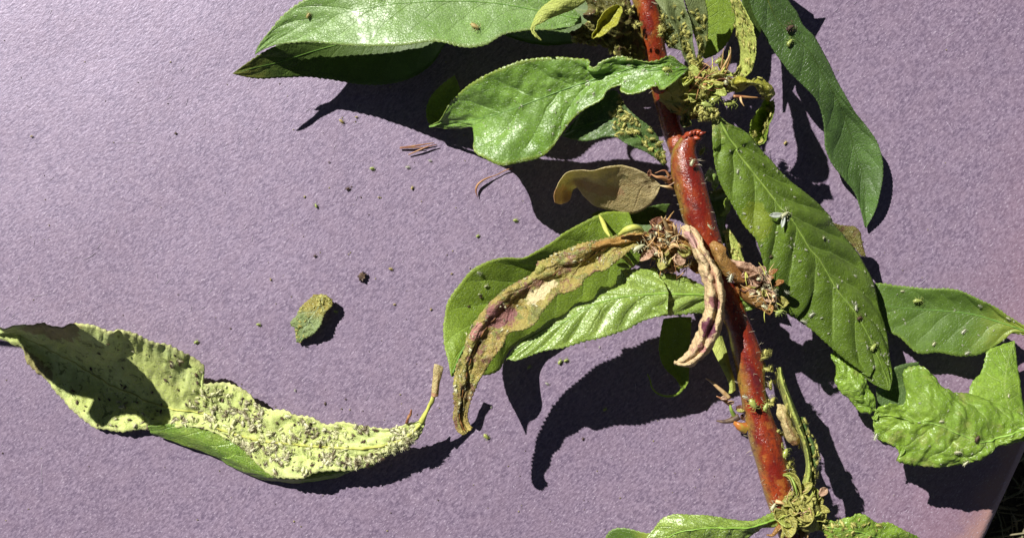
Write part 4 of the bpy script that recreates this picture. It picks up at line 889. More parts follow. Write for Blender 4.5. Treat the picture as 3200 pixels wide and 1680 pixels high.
tuft(26, nodeC, 2.4, (.1, .3), M['fibre_pale'], 24)
tuft(24, nodeD, 2.3, (.1, .35), M['fibre_pale'], 25)

# swollen bases of the leaf stalks inside the joints
for nm_, pts, z, rr, mt in [
    ('node', ['N', (120, 520), (300, 520), (480, 480), (650, 500), (800, 480), (960, 470)], [1.8, 2.1, 2.2, 2.25, 2.3, 2.3], [.2, .3, .32, .28, .22, .12], 'bract_green'),
    ('node', ['N', (120, 640), (300, 660), (450, 700), (600, 800), (740, 860)], [1.7, 1.95, 2.05, 2.2, 2.35], [.15, .28, .28, .16, .1], 'bract_green'),
    ('node', ['O', (1500, 500), (1200, 560), (900, 520), (600, 450), (350, 400)], [2.0, 2.2, 2.3, 2.35, 2.4], [.16, .26, .26, .2, .1], 'bract_orange'),
    ('node', ['Q', (500, 560), (800, 700), (980, 800), (1150, 880)], [1.9, 2.1, 2.2, 2.2], [.12, .24, .26, .12], 'bract_orange'),
    ('node', ['T', (420, 900), (600, 900), (760, 950), (850, 1100), (960, 1180)], [1.9, 2.1, 2.15, 2.15, 2.1], [.15, .34, .36, .28, .1], 'bract_green'),
]:
    q = spline(rd(pts), 30); tube(nm_, W3(q[:, 0], q[:, 1], interp1(z, 30)), interp1(rr, 30), M[mt], branch, 18, .09, len(pts) + z[0])

# single stipules that can be told apart
def stip(fr_pts, zs, r0, mat, label=None):
    q = spline(rd(fr_pts), 16)
    o = tube('stipule', W3(q[:, 0], q[:, 1], interp1(zs, 16)), r0 * (1 - .8 * np.linspace(0, 1, 16) ** 1.5), M[mat], branch, 6, .004, 1)
    if label: o['label'] = label
    return o
stip(['N', (790, 400), (840, 300), (890, 200), (935, 110), (958, 40), (950, -10)], [2.4, 2.7, 2.9], .035, 'fibre_pale', 'longest pale stipule rising from the upper joint')
stip(['N', (900, 270), (930, 200), (955, 110), (950, 10)], [2.5, 2.7, 2.85], .028, 'fibre')
stip(['N', (835, 260), (850, 160), (858, 80), (865, 10)], [2.5, 2.7, 2.85], .025, 'fibre_pale')
stip(['N', (690, 320), (700, 270), (650, 215), (590, 190)], [2.3, 2.5, 2.5], .022, 'fibre_pale')
stip(['N', (430, 370), (520, 380), (620, 395), (700, 420), (740, 450)], [2.5, 2.65, 2.6], .03, 'fibre')
stip(['N', (600, 470), (700, 470), (800, 470), (860, 470)], [2.6, 2.6, 2.6], .03, 'fibre')
stip(['N', (990, 620), (1100, 625), (1230, 635), (1380, 635)], [2.5, 2.5, 2.4], .035, 'fibre', 'dark red stipule pointing right from the upper joint')
stip(['N', (1080, 620), (1090, 680), (1130, 750)], [2.5, 2.6, 2.6], .03, 'fibre_pale')
stip(['N', (640, 600), (680, 560), (700, 500), (715, 450)], [2.5, 2.6, 2.6], .035, 'fibre_pale')
stip(['O', (900, 380), (860, 240), (800, 120), (760, 50), (715, -20)], [2.4, 2.7, 2.9], .06, 'fibre_pale', 'pale pink stipule pointing up from the middle joint')
stip(['O', (1000, 300), (980, 200), (940, 120)], [2.5, 2.7, 2.75], .05, 'fibre_pale')
stip(['O', (880, 560), (960, 520), (1050, 560), (1180, 620)], [2.6, 2.7, 2.6], .05, 'fibre_pale')
stip(['F', (440, 380), (380, 350), (340, 345), (305, 325)], [2.0, 2.2, 2.2], .06, 'fibre', 'reddish stipule pointing left by the tan leaf')
stip(['F', (460, 420), (420, 415), (365, 405)], [2.0, 2.1, 2.1], .045, 'fibre_pale')
stip(['F', (450, 400), (400, 300), (330, 318)], [2.0, 2.1, 2.1], .035, 'fibre')
stip(['R', (580, 870), (500, 790), (420, 720), (340, 650), (250, 590)], [1.9, 2.0, 2.0], .055, 'fibre_pale', 'dry stipule pointing left from the lower stem')
stip(['R', (600, 960), (540, 920), (460, 870), (400, 840)], [1.9, 2.0, 2.0], .05, 'fibre')
stip(['R', (650, 1120), (600, 1010), (600, 920)], [1.9, 2.0, 2.0], .05, 'rib_pale')
stip(['R', (720, 1130), (640, 1170), (520, 1200), (400, 1190)], [1.95, 1.9, 1.8], .075, 'dark_speck', 'blackened scale left of the lower stem')
stip(['T', (460, 400), (560, 420), (630, 520), (670, 650), (680, 800), (690, 880)], [2.2, 2.45, 2.3], .03, 'rib_pale')
leaf('leaf', branch, [
    (['T', (465, 395), (540, 440), (600, 540), (630, 650), (640, 780), (650, 900)], [2.25, 2.5, 2.4, 2.2]),
    (['T', (470, 390), (560, 400), (640, 470), (685, 600), (700, 760), (700, 900)], [2.2, 2.3, 2.25, 2.15]),
    (['T', (475, 382), (600, 365), (690, 430), (735, 560), (750, 720), (745, 900)], [2.25, 2.45, 2.4, 2.2]),
], M['bract_green'], nt=50, ns=15, serr=(0, 1), crk=(.01, 3, 1), key='hoopleaf', label='small arched yellow leaf bending onto the stem at the bottom joint')
stip(['T', (360, 800), (430, 815), (510, 850)], [2.3, 2.35, 2.35], .05, 'fibre_pale', 'short orange scale across the stem at the bottom joint')
for a in ([(700, 1200), (740, 1260), (760, 1400)], [(800, 1230), (820, 1300), (810, 1400)], [(520, 1130), (400, 1200), (300, 1310), (220, 1300)], [(560, 1160), (480, 1280), (430, 1400)], [(640, 1120), (600, 1220), (500, 1330)]):
    stip(['T'] + a, [2.0, 2.1, 2.1], .08, rng.choice(['fibre_pale', 'bract_orange', 'bract_green']))

# fine fuzz along the stem
s = Soup(); r = random.Random(3)
for i in range(170):
    Pq = P1 if r.random() < .35 else P2; Rq = r1 if Pq is P1 else r2_
    k = r.randrange(3, len(Pq) - 2); an = r.uniform(-1.5, 4.6)
    T = Pq[k + 1] - Pq[k - 1]; T /= np.linalg.norm(T); b = np.cross(T, (0, 0, 1)); b /= np.linalg.norm(b)
    d = b * math.cos(an) + np.cross(b, T) * math.sin(an)
    if d[2] < -.2: d[2] *= -1
    d2 = d + np.array([r.uniform(-.6, .6), r.uniform(-.6, .6), 0]); L = r.uniform(.04, .13)
    V, F = tube('', [Pq[k] + d * Rq[k] * .97, Pq[k] + d * Rq[k] + d2 * L * .5, Pq[k] + d * Rq[k] + d2 * L], [.007, .005, .003], None, sides=3, raw=True)
    s.add(V, F)
o = s.obj('fuzz', M['hair'], branch); o['kind'] = 'stuff'; o['label'] = 'fine pale hairs on the stem'

# ------------------------------------------------------------------ the loose leaf lying on the left
loose = empty('loose_leaf', pt(700, 1300, .1))
tag(loose, 'loose yellow green leaf crusted with aphids, lying curled on the paper at the left', 'leaf')
leaf('blade', loose, [
    (['K', (-30, 150), (30, 150), (75, 148), (180, 140), (280, 128), (410, 152), (460, 135), (520, 128), (600, 138), (690, 178), (800, 172), (880, 195), (960, 240), (1100, 275), (1200, 320), (1300, 380), (1326, 405), (1320, 470), (1315, 515), (1380, 518), (1470, 515), (1560, 545), (1650, 620), 'L', (420, 440), (500, 490), (640, 505), (700, 535), (800, 545), (900, 595), (1000, 580), (1200, 615), (1330, 620), (1440, 590), (1530, 565)],
     [.7, 1.25, 1.65, 1.55, 1.2, .75, .5, .45, .55, .6, .7, .8]),
    (['K', (-30, 180), (30, 185), (120, 205), (260, 260), (420, 345), (560, 430), (720, 520), (850, 575), (980, 640), (1120, 680), (1260, 700), (1400, 740), 'L', (160, 600), (280, 650), (420, 690), (600, 715), (800, 735), (1000, 745), (1200, 745), (1320, 720), (1440, 670), (1545, 575)],
     [.6, .45, .35, .25, .3, .35, .4, .45, .5, .6, .7, .8]),
    (['K', (-30, 215), (30, 232), (90, 262), (155, 300), (165, 350), (215, 410), (300, 480), (380, 580), (470, 680), (560, 755), (620, 798), (700, 810), (790, 822), (900, 812), (1000, 800), (1150, 795), (1290, 795), (1400, 830), (1490, 860), 'L', (300, 720), (380, 790), (440, 850), (500, 905), (560, 935), (640, 945), (750, 945), (830, 905), (930, 895), (1060, 890), (1160, 870), (1250, 830), (1320, 790), (1440, 730), (1530, 660), (1560, 580)],
     [.55, .3, .15, .15, .2, .4, .5, .55, .6, .6, .65, .75]),
], M['loose_pale'], nt=260, ns=49, serr=(.03, 74), crk=(.06, 2.6, 1), puck=(.03, 10, 1.5), key='loose', thick=.03, rib=.05, ribmat=M['rib_yellow'], base='end', label='pale crusted upper side of the loose leaf')
leaf('folded_margin', loose, [
    (['K', (960, 790), (1100, 780), (1300, 790), (1450, 840), (1600, 890), 'L', (380, 760), (450, 830), (560, 900), (700, 925), (820, 880), (950, 870), (1060, 870), (1200, 850)], [.4, .4, .42, .4, .4, .45]),
    (['K', (975, 815), (1100, 835), (1260, 870), (1420, 940), (1560, 1000), 'L', (260, 810), (380, 880), (500, 930), (650, 955), (800, 950), (930, 925), (1060, 900), (1220, 860)], [.3, .4, .42, .4, .38, .4]),
    (['K', (985, 830), (1100, 880), (1280, 945), (1450, 1010), (1600, 1085), 'L', (120, 770), (220, 845), (340, 905), (460, 950), (580, 970), (720, 980), (860, 965), (980, 935), (1100, 890), (1240, 840)], [.2, .15, .12, .12, .15, .35]),
], M['loose_green'], nt=120, ns=21, serr=(.004, 30), crk=(.03, 2.4, 1), key='margin', thick=.03, label='bright green underside rolled out along the lower margin')
# dried stalk at its right end
q = spline(rd(['L', (1540, 575), (1575, 500), (1600, 450), (1620, 395), (1640, 330), (1648, 280)]), 26)
tube('stalk', W3(q[:, 0], q[:, 1], interp1([.85, 1.0, 1.1, 1.15], 26)), interp1([.08, .045, .05, .035, .05], 26), M['rib_yellow'], loose, 8, .03, 4)
leaf('stalk_end', loose, [
    (['L', (1625, 185), (1618, 240), (1610, 320), (1605, 400)], [1.3, 1.2, 1.15]),
    (['L', (1650, 190), (1648, 260), (1640, 330), (1625, 410)], [1.35, 1.25, 1.2]),
    (['L', (1685, 205), (1675, 260), (1660, 320), (1650, 400)], [1.3, 1.2, 1.15]),
], M['leaf_tan'], nt=30, ns=11, serr=(0, 1), crk=(.015, 4, 1), key='stalkend', label='flattened orange end of the dried stalk')
q = spline(rd(['L', (1440, 580), (1450, 545), (1465, 520), (1470, 490)]), 10)
tube('stipule', W3(q[:, 0], q[:, 1], interp1([.8, .95, 1.0], 10)), np.linspace(.045, .02, 10), M['fibre'], loose, 5, .02)

# ------------------------------------------------------------------ leaf fragment
leaf('leaf_fragment', None, [
    (['W', (700, 318), (600, 340), (520, 390), (440, 460), (385, 540), (350, 620), (290, 680), (275, 740), (330, 780), (335, 860), (345, 930), (360, 975)], [.12, .12, .1, .06]),
    (['W', (730, 318), (700, 420), (620, 540), (540, 660), (470, 780), (420, 880), (375, 985)], [.2, .22, .18, .08]),
    (['W', (770, 330), (830, 380), (845, 440), (815, 500), (750, 570), (710, 650), (680, 740), (620, 830), (540, 890), (460, 925), (400, 985)], [.2, .26, .26, .08]),
], M['fragment'], nt=70, ns=27, serr=(.02, 16), crk=(.05, 4, 1), key='frag', thick=.03)
tag(bpy.data.objects['leaf_fragment'], 'small torn scrap of green leaf, yellow at its upper end, alone on the paper', 'leaf scrap')

# ------------------------------------------------------------------ aphids
def aphid_mesh(name, mat, legs=True, fat=1.0, winged=False, seed=0):
    r = random.Random(seed); V = []; F = []
    L = .075; na, nb = 10, 8
    for i in range(na + 1):
        t = i / na; x = (t - .5) * 2 * L
        rr = L * .52 * fat * math.sin(math.pi * min(1, max(0, t))) ** .6 * (1.1 - .45 * t)
        for k in range(nb):
            a = 2 * math.pi * k / nb
            V.append((x, rr * math.cos(a), rr * .8 * math.sin(a) + L * .45))
    for i in range(na):
        for k in range(nb):
            k2 = (k + 1) % nb
            F.append((i * nb + k, (i + 1) * nb + k, (i + 1) * nb + k2, i * nb + k2))
    V = [Vector(v) for v in V]
    def leg(pts, rad):
        v, f = tube('', np.array(pts), rad, None, sides=3, raw=True)
        n = len(V); V.extend([Vector(q) for q in v]); F.extend([tuple(i + n for i in q) for q in f])
    if legs:
        for sgn in (-1, 1):
            for k, bx in enumerate((.5, .25, 0)):
                an = (1.0, 1.65, 2.3)[k]
                x0 = bx * L; ex = math.cos(an); ey = math.sin(an) * sgn
                l = L * r.uniform(.5, .85)
                leg([(x0, sgn * L * .2, L * .4), (x0 + ex * l * .6, sgn * L * .2 + ey * l * .6, L * .55), (x0 + ex * l * 1.2, sgn * L * .2 + ey * l * 1.2, .004)], [.006, .005, .003])
            leg([(L * .9, sgn * L * .12, L * .45), (L * 1.2, sgn * L * .5, L * .6), (L * .7, sgn * L * 1.1, L * .6)], [.004, .0035, .002])
            leg([(-L * .6, sgn * L * .25, L * .6), (-L * .95, sgn * L * .35, L * .75)], [.006, .004])
    me = bpy.data.meshes.new(name)
    me.from_pydata([tuple(v) for v in V], [], F); me.polygons.foreach_set('use_smooth', [True] * len(me.polygons)); me.materials.append(mat); me.update()
    return me
AM = {k: aphid_mesh('aphid_' + k, M[m], True, f, seed=i) for i, (k, m, f) in enumerate((
    ('green', 'aphid_green', 1.0), ('lime', 'aphid_lime', 1.15), ('tan', 'aphid_tan', 1.0), ('white', 'aphid_white', .8), ('skin', 'skin', .6), ('dark', 'dark_speck', .9)))}
av = {k: (np.array([v.co[:] for v in m.vertices]), [tuple(p.vertices) for p in m.polygons]) for k, m in AM.items()}

def surf(key, px, py):
    X, Y, P, N, t, a = REG[key]
    d = (X - px) ** 2 + (Y - py) ** 2
    k = np.unravel_index(np.argmin(d), d.shape)
    return Vector(P[k]), Vector(N[k])

def frame(n, ang):
    n = n.normalized()
    x = Vector((math.cos(ang), math.sin(ang), 0)); x = (x - n * x.dot(n)).normalized()
    return Matrix((x, n.cross(x), n)).transposed()

def aphid(kind, px, py, ang, sc, label, on=None, name='aphid', cat='aphid', group=None):
    if on and isinstance(on, str): p, n = surf(on, px, py)
    elif on is not None: p, n = pt(px, py, on), Vector((0, 0, 1))
    else:
        p = pt(px, py, 0.0); p.z = paper_z(p.x, p.y) + .003; n = Vector((0, 0, 1))
    o = bpy.data.objects.new(name, AM[kind]); C.objects.link(o)
    o.location = p + n * .012; o.rotation_mode = 'QUATERNION'
    sc *= {'skin': .6, 'white': .6}.get(kind, .72)
    o.rotation_quaternion = frame(n, ang).to_quaternion(); o.scale = (sc,) * 3
    tag(o, label, cat, group)
    return o

# fallen ones on the paper
onp = [
    ('tan', 'P', 98, 426, .3, .6, 'tiny yellowish aphid alone at the far left of the paper'),
    ('tan', 'V', 515, 55, -.6, 1.1, 'brown aphid just below the shadow of the top left leaves'),
    ('tan', 'V', 605, 30, .2, .6, 'faint tan aphid right of the brown one under the top left shadow'),
    ('green', 'V', 700, 340, .1, 1.1, 'olive green aphid left of two white flakes'),
    ('dark', 'V', 553, 462, .4, 1.1, 'dark brown aphid below and left of the olive green one'),
    ('green', 'V', 362, 565, 1.9, 1.0, 'green aphid with a dark side, leftmost of the middle four'),
    ('tan', 'V', 942, 457, 1.2, .9, 'brown aphid below the white flakes'),
    ('tan', 'V', 740, 515, .2, .5, 'faint speck sized aphid between the brown ones'),
    ('green', 'V', 1565, 652, .1, 1.1, 'green aphid close to the large black shadow'),
    ('green', 'V', 1338, 747, .6, .9, 'pale green aphid above the wide leaf'),
    ('dark', 'V', 355, 867, .5, .8, 'small dark aphid above the torn scrap'),
    ('tan', 'V', 812, 945, -.1, .9, 'tan aphid with white back right of the black fleck'),
    ('tan', 'V', 88, 1010, 1.6, .6, 'tiny pinkish aphid left above the torn scrap'),
    ('green', 'W', 900, 555, -.2, 1.0, 'yellowish aphid touching the right side of the torn scrap'),
    ('green', 'V', 15, 1280, 0, 1.0, 'green aphid between the scrap and the loose leaf'),
    ('tan', 'V', 835, 1160, .3, .6, 'small brown aphid right of the torn scrap'),
    ('tan', 'V', 1055, 1190, .9, .6, 'faint tan aphid left of the wide leaf'),
    ('green', 'K', 1275, 245, .5, 1.1, 'green aphid just above the loose leaf'),
    ('green', 'H', 735, 825, .8, 1.0, 'single green aphid under the puckered leaf'),
    ('green', 'H', 935, 790, 1.0, 1.3, 'left one of two touching green aphids under the puckered leaf'),
    ('green', 'H', 975, 780, .5, 1.1, 'right one of two touching green aphids under the puckered leaf'),
    ('lime', 'H', 455, 1272, -.8, 1.4, 'bright green aphid right of the brown leaf hook'),
    ('dark', 'H', 1085, 1290, 1.2, .7, 'small dark aphid below the shadow fork'),
    ('lime', 'H', 1228, 1100, .6, 1.0, 'green aphid inside the large shadow'),
    ('tan', 'D', 297, 862, .9, 1.0, 'brown aphid beside the curved shadow at upper right'),
    ('dark', 'P', 555, 920, .5, .35, 'tiny dark grain above the loose leaf'),
    ('dark', 'V', 440, 303, .5, .45, 'tiny dark grain left of the olive green aphid'),
    ('dark', 'L', 1028, 420, .6, .45, 'tiny dark grain between the loose leaf and the brown hook'),
    ('tan', 'V', 1180, 975, .6, .5, 'tiny tan grain left of the wide leaf margin'),
]
for k, fr, x, y, a, sc, lb in onp:
    q = rd([fr, (x, y)])[0] if False else rd([(x, y)], fr)[0]
    aphid(k, q[0], q[1], a, sc, lb, group='aphids fallen onto the paper')
for fr, x, y, a, sc, lb in [
    ('V', 915, 332, .1, 1.2, 'larger white flake under the crossed brown stipules'),
    ('V', 1050, 293, -.1, .9, 'smaller white flake under the crossed brown stipules'),
    ('L', 690, 362, 1.5, .8, 'white flake above the middle of the loose leaf'),
    ('H', 850, 930, -.4, 1.0, 'pinkish white flake left of the shadow fork'),
    ('H', 488, 1085, 1.5, .6, 'small white flake right of the brown hook'),
    ('H', 1192, 695, 1.3, .6, 'small white flake under the puckered leaf'),
]:
    q = rd([(x, y)], fr)[0]; aphid('skin', q[0], q[1], a, sc, lb, name='cast_skin', cat='cast skin', group='white flakes fallen onto the paper')

# ones sitting on leaves that can be picked out
onl = [
    ('tan', 'A', 600, 115, 1.0, 1.3, 'top', 'tan aphid near the tip of the long top leaf'),
    ('tan', 'A', 1760, 205, -.6, 1.9, 'top', 'yellow aphid in the middle of the long top leaf'),
    ('lime', 'M', 1250, 1190, .1, 1.9, 'fold', 'lime green aphid on the folded leaf where it crosses the stem'),
    ('green', 'M', 640, 960, .2, 1.3, 'fold', 'pale aphid on the upper edge of the folded leaf'),
    ('green', 'G', 1045, 757, .1, 2.0, 'right', 'bright yellow green aphid in the middle of the right leaf'),
    ('white', 'G', 945, 698, .1, 1.0, 'right', 'white aphid near the left end of the right leaf'),
    ('skin', 'G', 1375, 970, .8, 1.7, 'right', 'white elongated skin on the right leaf'),
    ('skin', 'G', 1400, 1135, .5, 1.5, 'right', 'white elongated skin on the lower margin of the right leaf'),
    ('skin', 'G', 1490, 788, -.8, 1.1, 'right', 'white skin near the upper margin of the right leaf'),
    ('white', 'G', 1165, 1060, .9, 1.3, 'right', 'pale green aphid on the lower half of the right leaf'),
    ('white', 'G', 1695, 885, -.5, 1.2, 'right', 'white aphid at the yellow base of the right leaf'),
    ('green', 'G', 735, 1090, .8, 2.0, 'big', 'yellow green aphid near the tip of the largest leaf'),
    ('skin', 'G', 612, 815, 1.4, 1.7, 'big', 'white skin on the right half of the largest leaf'),
    ('dark', 'G', 640, 885, .4, 1.4, 'big', 'brown aphid below a white skin on the largest leaf'),
    ('skin', 'G', 120, 705, -.5, 1.9, 'big', 'white branching skin at the left margin of the largest leaf'),
    ('skin', 'G', 185, 805, .3, 1.9, 'big', 'white skin sticking out by the crumpled joint'),
    ('skin', 'G', 295, 860, .7, 1.7, 'big', 'white skin on the lower left margin of the largest leaf'),
    ('skin', 'G', 250, 905, -.2, 1.7, 'big', 'white skin overhanging the lower left margin of the largest leaf'),
    ('white', 'G', 375, 325, .7, 1.0, 'big', 'white dot like aphid right of the winged aphid'),
    ('skin', 'G', 485, 665, 1.4, 1.0, 'big', 'white skin beside the midrib of the largest leaf'),
    ('dark', 'F', 1143, 908, .5, .8, 'big', 'dark grain on the left half of the largest leaf'),
    ('skin', 'F', 910, 300, 1.4, 1.2, 'big', 'white skin on a side vein of the largest leaf'),
    ('white', 'J', 975, 810, .1, 1.9, 'bright', 'pale aphid near the lower margin of the bright crumpled leaf'),
    ('white', 'J', 1020, 880, .9, 1.9, 'bright', 'pale aphid overhanging the lower margin of the bright crumpled leaf'),
    ('white', 'J', 880, 625, .2, 1.2, 'bright', 'white aphid in the middle of the bright crumpled leaf'),
    ('dark', 'J', 1090, 725, 1.1, 1.6, 'bright', 'dark aphid in the middle of the bright crumpled leaf'),
    ('skin', 'J', 445, 735, 1.2, 2.0, 'bright', 'white skin hanging from the brown end of the bright crumpled leaf'),
    ('white', 'J', 1295, 470, 1.2, 1.1, 'brightstrip', 'white aphid on the pale leaf strip'),
    ('green', 'H', 1455, 262, .2, 1.5, 'pucker', 'yellow aphid on the upper part of the puckered leaf'),
    ('green', 'E', 1680, 870, 0, 1.4, 'pucker', 'green aphid on the upper margin of the puckered leaf'),
    ('skin', 'E', 1725, 890, 1.4, 1.7, 'pucker', 'long white skin on the upper margin of the puckered leaf'),
    ('white', 'E', 495, 1000, .3, 1.2, 'wide', 'white speck aphid in the shaded part of the wide leaf'),
    ('white', 'E', 435, 1050, .3, .8, 'wide', 'small white aphid left of the other in the shade of the wide leaf'),
    ('dark', 'E', 460, 1080, .3, .7, 'wide', 'dark grain in the shade of the wide leaf'),
    ('dark', 'E', 368, 1137, .3, .6, 'wide', 'dark grain nearer the margin of the wide leaf'),
    ('skin', 'E', 435, 895, -.6, 1.3, 'wide', 'white skin on the upper margin of the wide leaf'),
    ('dark', 'D', 320, 175, .5, 2.3, 'upright', 'dark green aphid in the upper part of the long right hand leaf'),
    ('green', 'D', 320, 255, .9, 1.8, 'upright', 'pale aphid below the dark one on the long right hand leaf'),
    ('lime', 'R', 905, 945, -1.0, 2.4, 2.36, 'plump green aphid on the front of the lower stem'),
    ('green', 'R', 1085, 990, 1.2, 1.9, 2.2, 'yellow green aphid on the right flank of the lower stem'),
    ('skin', 'R', 800, 850, -.3, 1.6, 2.25, 'white skin on the lower stem above the plump green aphid'),
    ('white', 'T', 310, 870, 1.0, 2.4, 2.2, 'fat pale aphid at the left of the bottom joint'),
    ('lime', 'T', 490, 65, 1.2, 2.2, 2.1, 'green aphid on the right edge of the stem above the bottom joint'),
    ('white', 'O', 1620, 175, -.9, 2.0, 2.35, 'cream coloured aphid on the stem above the pink leaf'),
    ('white', 'F', 588, 245, 1.2, 1.8, 2.45, 'cream coloured aphid on the stem below the cut stub'),
    ('green', 'F', 660, 165, .9, 2.0, 1.7, 'yellow green aphid in the dark right of the cut stub'),
    ('green', 'N', 800, 175, .4, 1.9, 2.5, 'yellow aphid clinging among the stipules of the upper joint'),
    ('green', 'N', 640, 735, -.3, 2.4, 2.6, 'yellow aphid above the stalk of the largest leaf'),
    ('lime', 'N', 940, 715, .1, 2.4, 2.4, 'green aphid hanging right of the upper joint'),
    ('lime', 'N', 750, 665, .4, 2.6, 2.5, 'long green aphid in the middle of the upper joint'),
    ('white', 'N', 890, 430, 1.4, 2.0, 2.6, 'whitish aphid right in the upper joint'),
    ('skin', 'Q', 405, 440, 1.3, 2.2, 2.5, 'bright white skin beside the orange bract'),
    ('white', 'O', 270, 580, .5, 3.4, 2.5, 'fat white aphid under the shrivelled brown leaf'),
    ('green', 'Q', 1160, 980, .5, 2.2, 2.4, 'pale aphid at the right end of the crumpled joint'),
]
for k, fr, x, y, a, sc, on, lb in onl:
    q = rd([(x, y)], fr)[0]
    nm, ct = ('cast_skin', 'cast skin') if k == 'skin' else ('aphid', 'aphid')
    aphid(k, q[0], q[1], a, sc, lb, on=on, name=nm, cat=ct, group='white cast skins on the branch' if k == 'skin' else 'aphids sitting on the branch')

M['wing'] = simple('wing', (.72, .76, .68), (.55, .6, .5), rough=.3, transl=.3)
# the winged aphid on the largest leaf
q = rd([(1230, 610)], 'F')[0]; p, n = surf('big', q[0], q[1])
wa = empty('winged_aphid', p + n * .02); tag(wa, 'white winged aphid on the midrib of the largest leaf', 'aphid')
o = bpy.data.objects.new('body', AM['white']); C.objects.link(o); o.parent = wa
o.rotation_mode = 'QUATERNION'; o.rotation_quaternion = frame(n, .55).to_quaternion(); o.scale = (1.7,) * 3
for (an, L) in ((3.2, .38), (4.4, .30)):
    V = []; Fm = frame(n, an)
    for i in range(9):
        t = i / 8; ww = .13 * L / .4 * math.sin(math.pi * (.08 + .92 * t) ** 1.3) ** .8
        for j in range(5):
            s_ = j / 4 * 2 - 1
            V.append(p + n * .02 + Fm @ Vector((L * t, s_ * ww * .5, .05 + .03 * t + .02 * s_ * s_)))
    wg = mesh_obj('wing', V, grid_faces(9, 5), M['wing'], wa)
    md = wg.modifiers.new('t', 'SOLIDIFY'); md.thickness = .008

M['colony_cream'] = simple('colony_cream', (.74, .74, .40), (.52, .55, .22), rough=.45, transl=.15)
# dense crusts of aphids and skins
def colony(label, key, n, kinds, mat, sizes, region, seed, lift=.0, name='aphid_crust'):
    r = random.Random(seed); s = Soup()
    X, Y, P, N, t, a = REG[key]; c = 0; tries = 0
    sgn = t.shape
    while c < n and tries < n * 60:
        tries += 1
        i = r.randrange(2, sgn[0] - 2); j = r.randrange(1, sgn[1] - 1)
        s_ = j / (sgn[1] - 1); tt = t[i, j]
        if r.random() > region(tt, s_, nz(X[i, j] * .012, Y[i, j] * .012, seed)): continue
        k = r.choice(kinds); v, f = av[k]
        nn = Vector(N[i, j]) + Vector((r.uniform(-.4, .4), r.uniform(-.4, .4), 0)); Fr = np.array(frame(nn, r.uniform(0, 6.28)))
        sc = r.uniform(*sizes) * .72
        s.add((v * sc * np.array([1, 1, r.uniform(.5, 1)])) @ Fr.T + P[i, j] + N[i, j] * (.012 + lift) + np.array([r.uniform(-.03, .03), r.uniform(-.03, .03), 0]), f); c += 1
    tag(s.obj(name, mat), label, 'aphids', kind='stuff')

def patch(label, reg, n, kinds, mat, sizes, z, seed, sig=9, zs=.25):
    r = random.Random(seed); s = Soup(); pts = rd(reg)
    for i in range(n):
        a = pts[r.randrange(len(pts))] + np.array([r.gauss(0, sig), r.gauss(0, sig)])
        k = r.choice(kinds); v, f = av[k]
        nn = Vector((r.uniform(-.6, .6), r.uniform(-.6, .6), 1)); Fr = np.array(frame(nn, r.uniform(0, 6.28)))
        s.add((v * .66 * r.uniform(*sizes)) @ Fr.T + np.array(pt(a[0], a[1], z + r.uniform(-zs, zs))), f)
    tag(s.obj('aphid_crust', mat), label, 'aphids', kind='stuff')

band = lambda t0, t1, f: (lambda t, s, nzv: (1.0 if t0 < t < t1 else 0) * f(t, s, nzv))
colony('crust of grey dried aphid skins along the loose leaf', 'loose', 330, ['skin', 'skin', 'tan', 'dark'], M['colony_grey'], (.6, 1.7),
       band(.3, .98, lambda t, s, q: max(0, min(1, .1 + 3.5 * q)) * (1.0 if (s < .42 or s > .56) else .25) * (1 if t > .5 else .3)), 31)
colony('yellow green live aphids crowding the loose leaf', 'loose', 300, ['green', 'white'], M['colony_cream'], (.6, 1.6),
       band(.4, .98, lambda t, s, q: max(0, min(1, .15 - 3.0 * q)) * (1 if t > .5 else .4)), 32)
colony('scattered dark grains on the loose leaf', 'loose', 120, ['dark'], M['dark_speck'], (.5, 1.2), band(.2, .95, lambda t, s, q: .7), 33)
colony('small aphids coating the lemon yellow leaf', 'lemon', 70, ['green'], M['colony'], (.7, 1.2), band(.05, 1, lambda t, s, q: 1 if abs(s - .5) > .12 else .4), 34)
colony('small aphids on the narrow grey leaf', 'grey1', 45, ['green', 'skin'], M['colony'], (.8, 1.4), band(.3, 1, lambda t, s, q: .3 + t), 35)
colony('small aphids on the second narrow grey leaf', 'grey2', 30, ['green', 'skin'], M['colony'], (.8, 1.4), band(.3, 1, lambda t, s, q: .3 + t), 36)
colony('pale aphids on the shaded grey leaf', 'grey3', 18, ['skin', 'green'], M['colony'], (.9, 1.5), band(.1, 1, lambda t, s, q: 1), 37)
colony('whitish aphids on the dull leaf under the folded leaf', 'below', 60, ['green', 'skin'], M['colony'], (.8, 1.5), band(.4, .97, lambda t, s, q: 1 if s < .7 else .3), 38)
colony('aphids on the hanging crumpled leaf', 'hang', 45, ['green'], M['colony'], (.8, 1.5), band(.1, 1, lambda t, s, q: 1 if s > .6 else .25), 39)
colony('aphids on the rolled yellow leaf', 'yroll', 24, ['green'], M['colony'], (.8, 1.3), band(0, 1, lambda t, s, q: 1), 40)
colony('dusty pale skins on the shrivelled brown leaf', 'brown', 90, ['skin', 'white'], M['colony_grey'], (.4, .9), band(.1, .95, lambda t, s, q: max(0, .4 + 2 * q)), 41)
colony('white specks of skins on the largest leaf', 'big', 90, ['skin'], M['skin'], (.3, .75), band(.12, 1, lambda t, s, q: (.25 + t) * max(0, .4 + 2 * q)), 42, name='cast_skin_specks')
colony('white specks of skins on the folded leaf', 'fold', 50, ['skin'], M['skin'], (.3, .6), band(.2, 1, lambda t, s, q: 1 if s > .3 else .3), 43, name='cast_skin_specks')
colony('white specks of skins on the bright crumpled leaf', 'bright', 26, ['skin'], M['skin'], (.3, .7), band(0, .9, lambda t, s, q: 1), 44, name='cast_skin_specks')
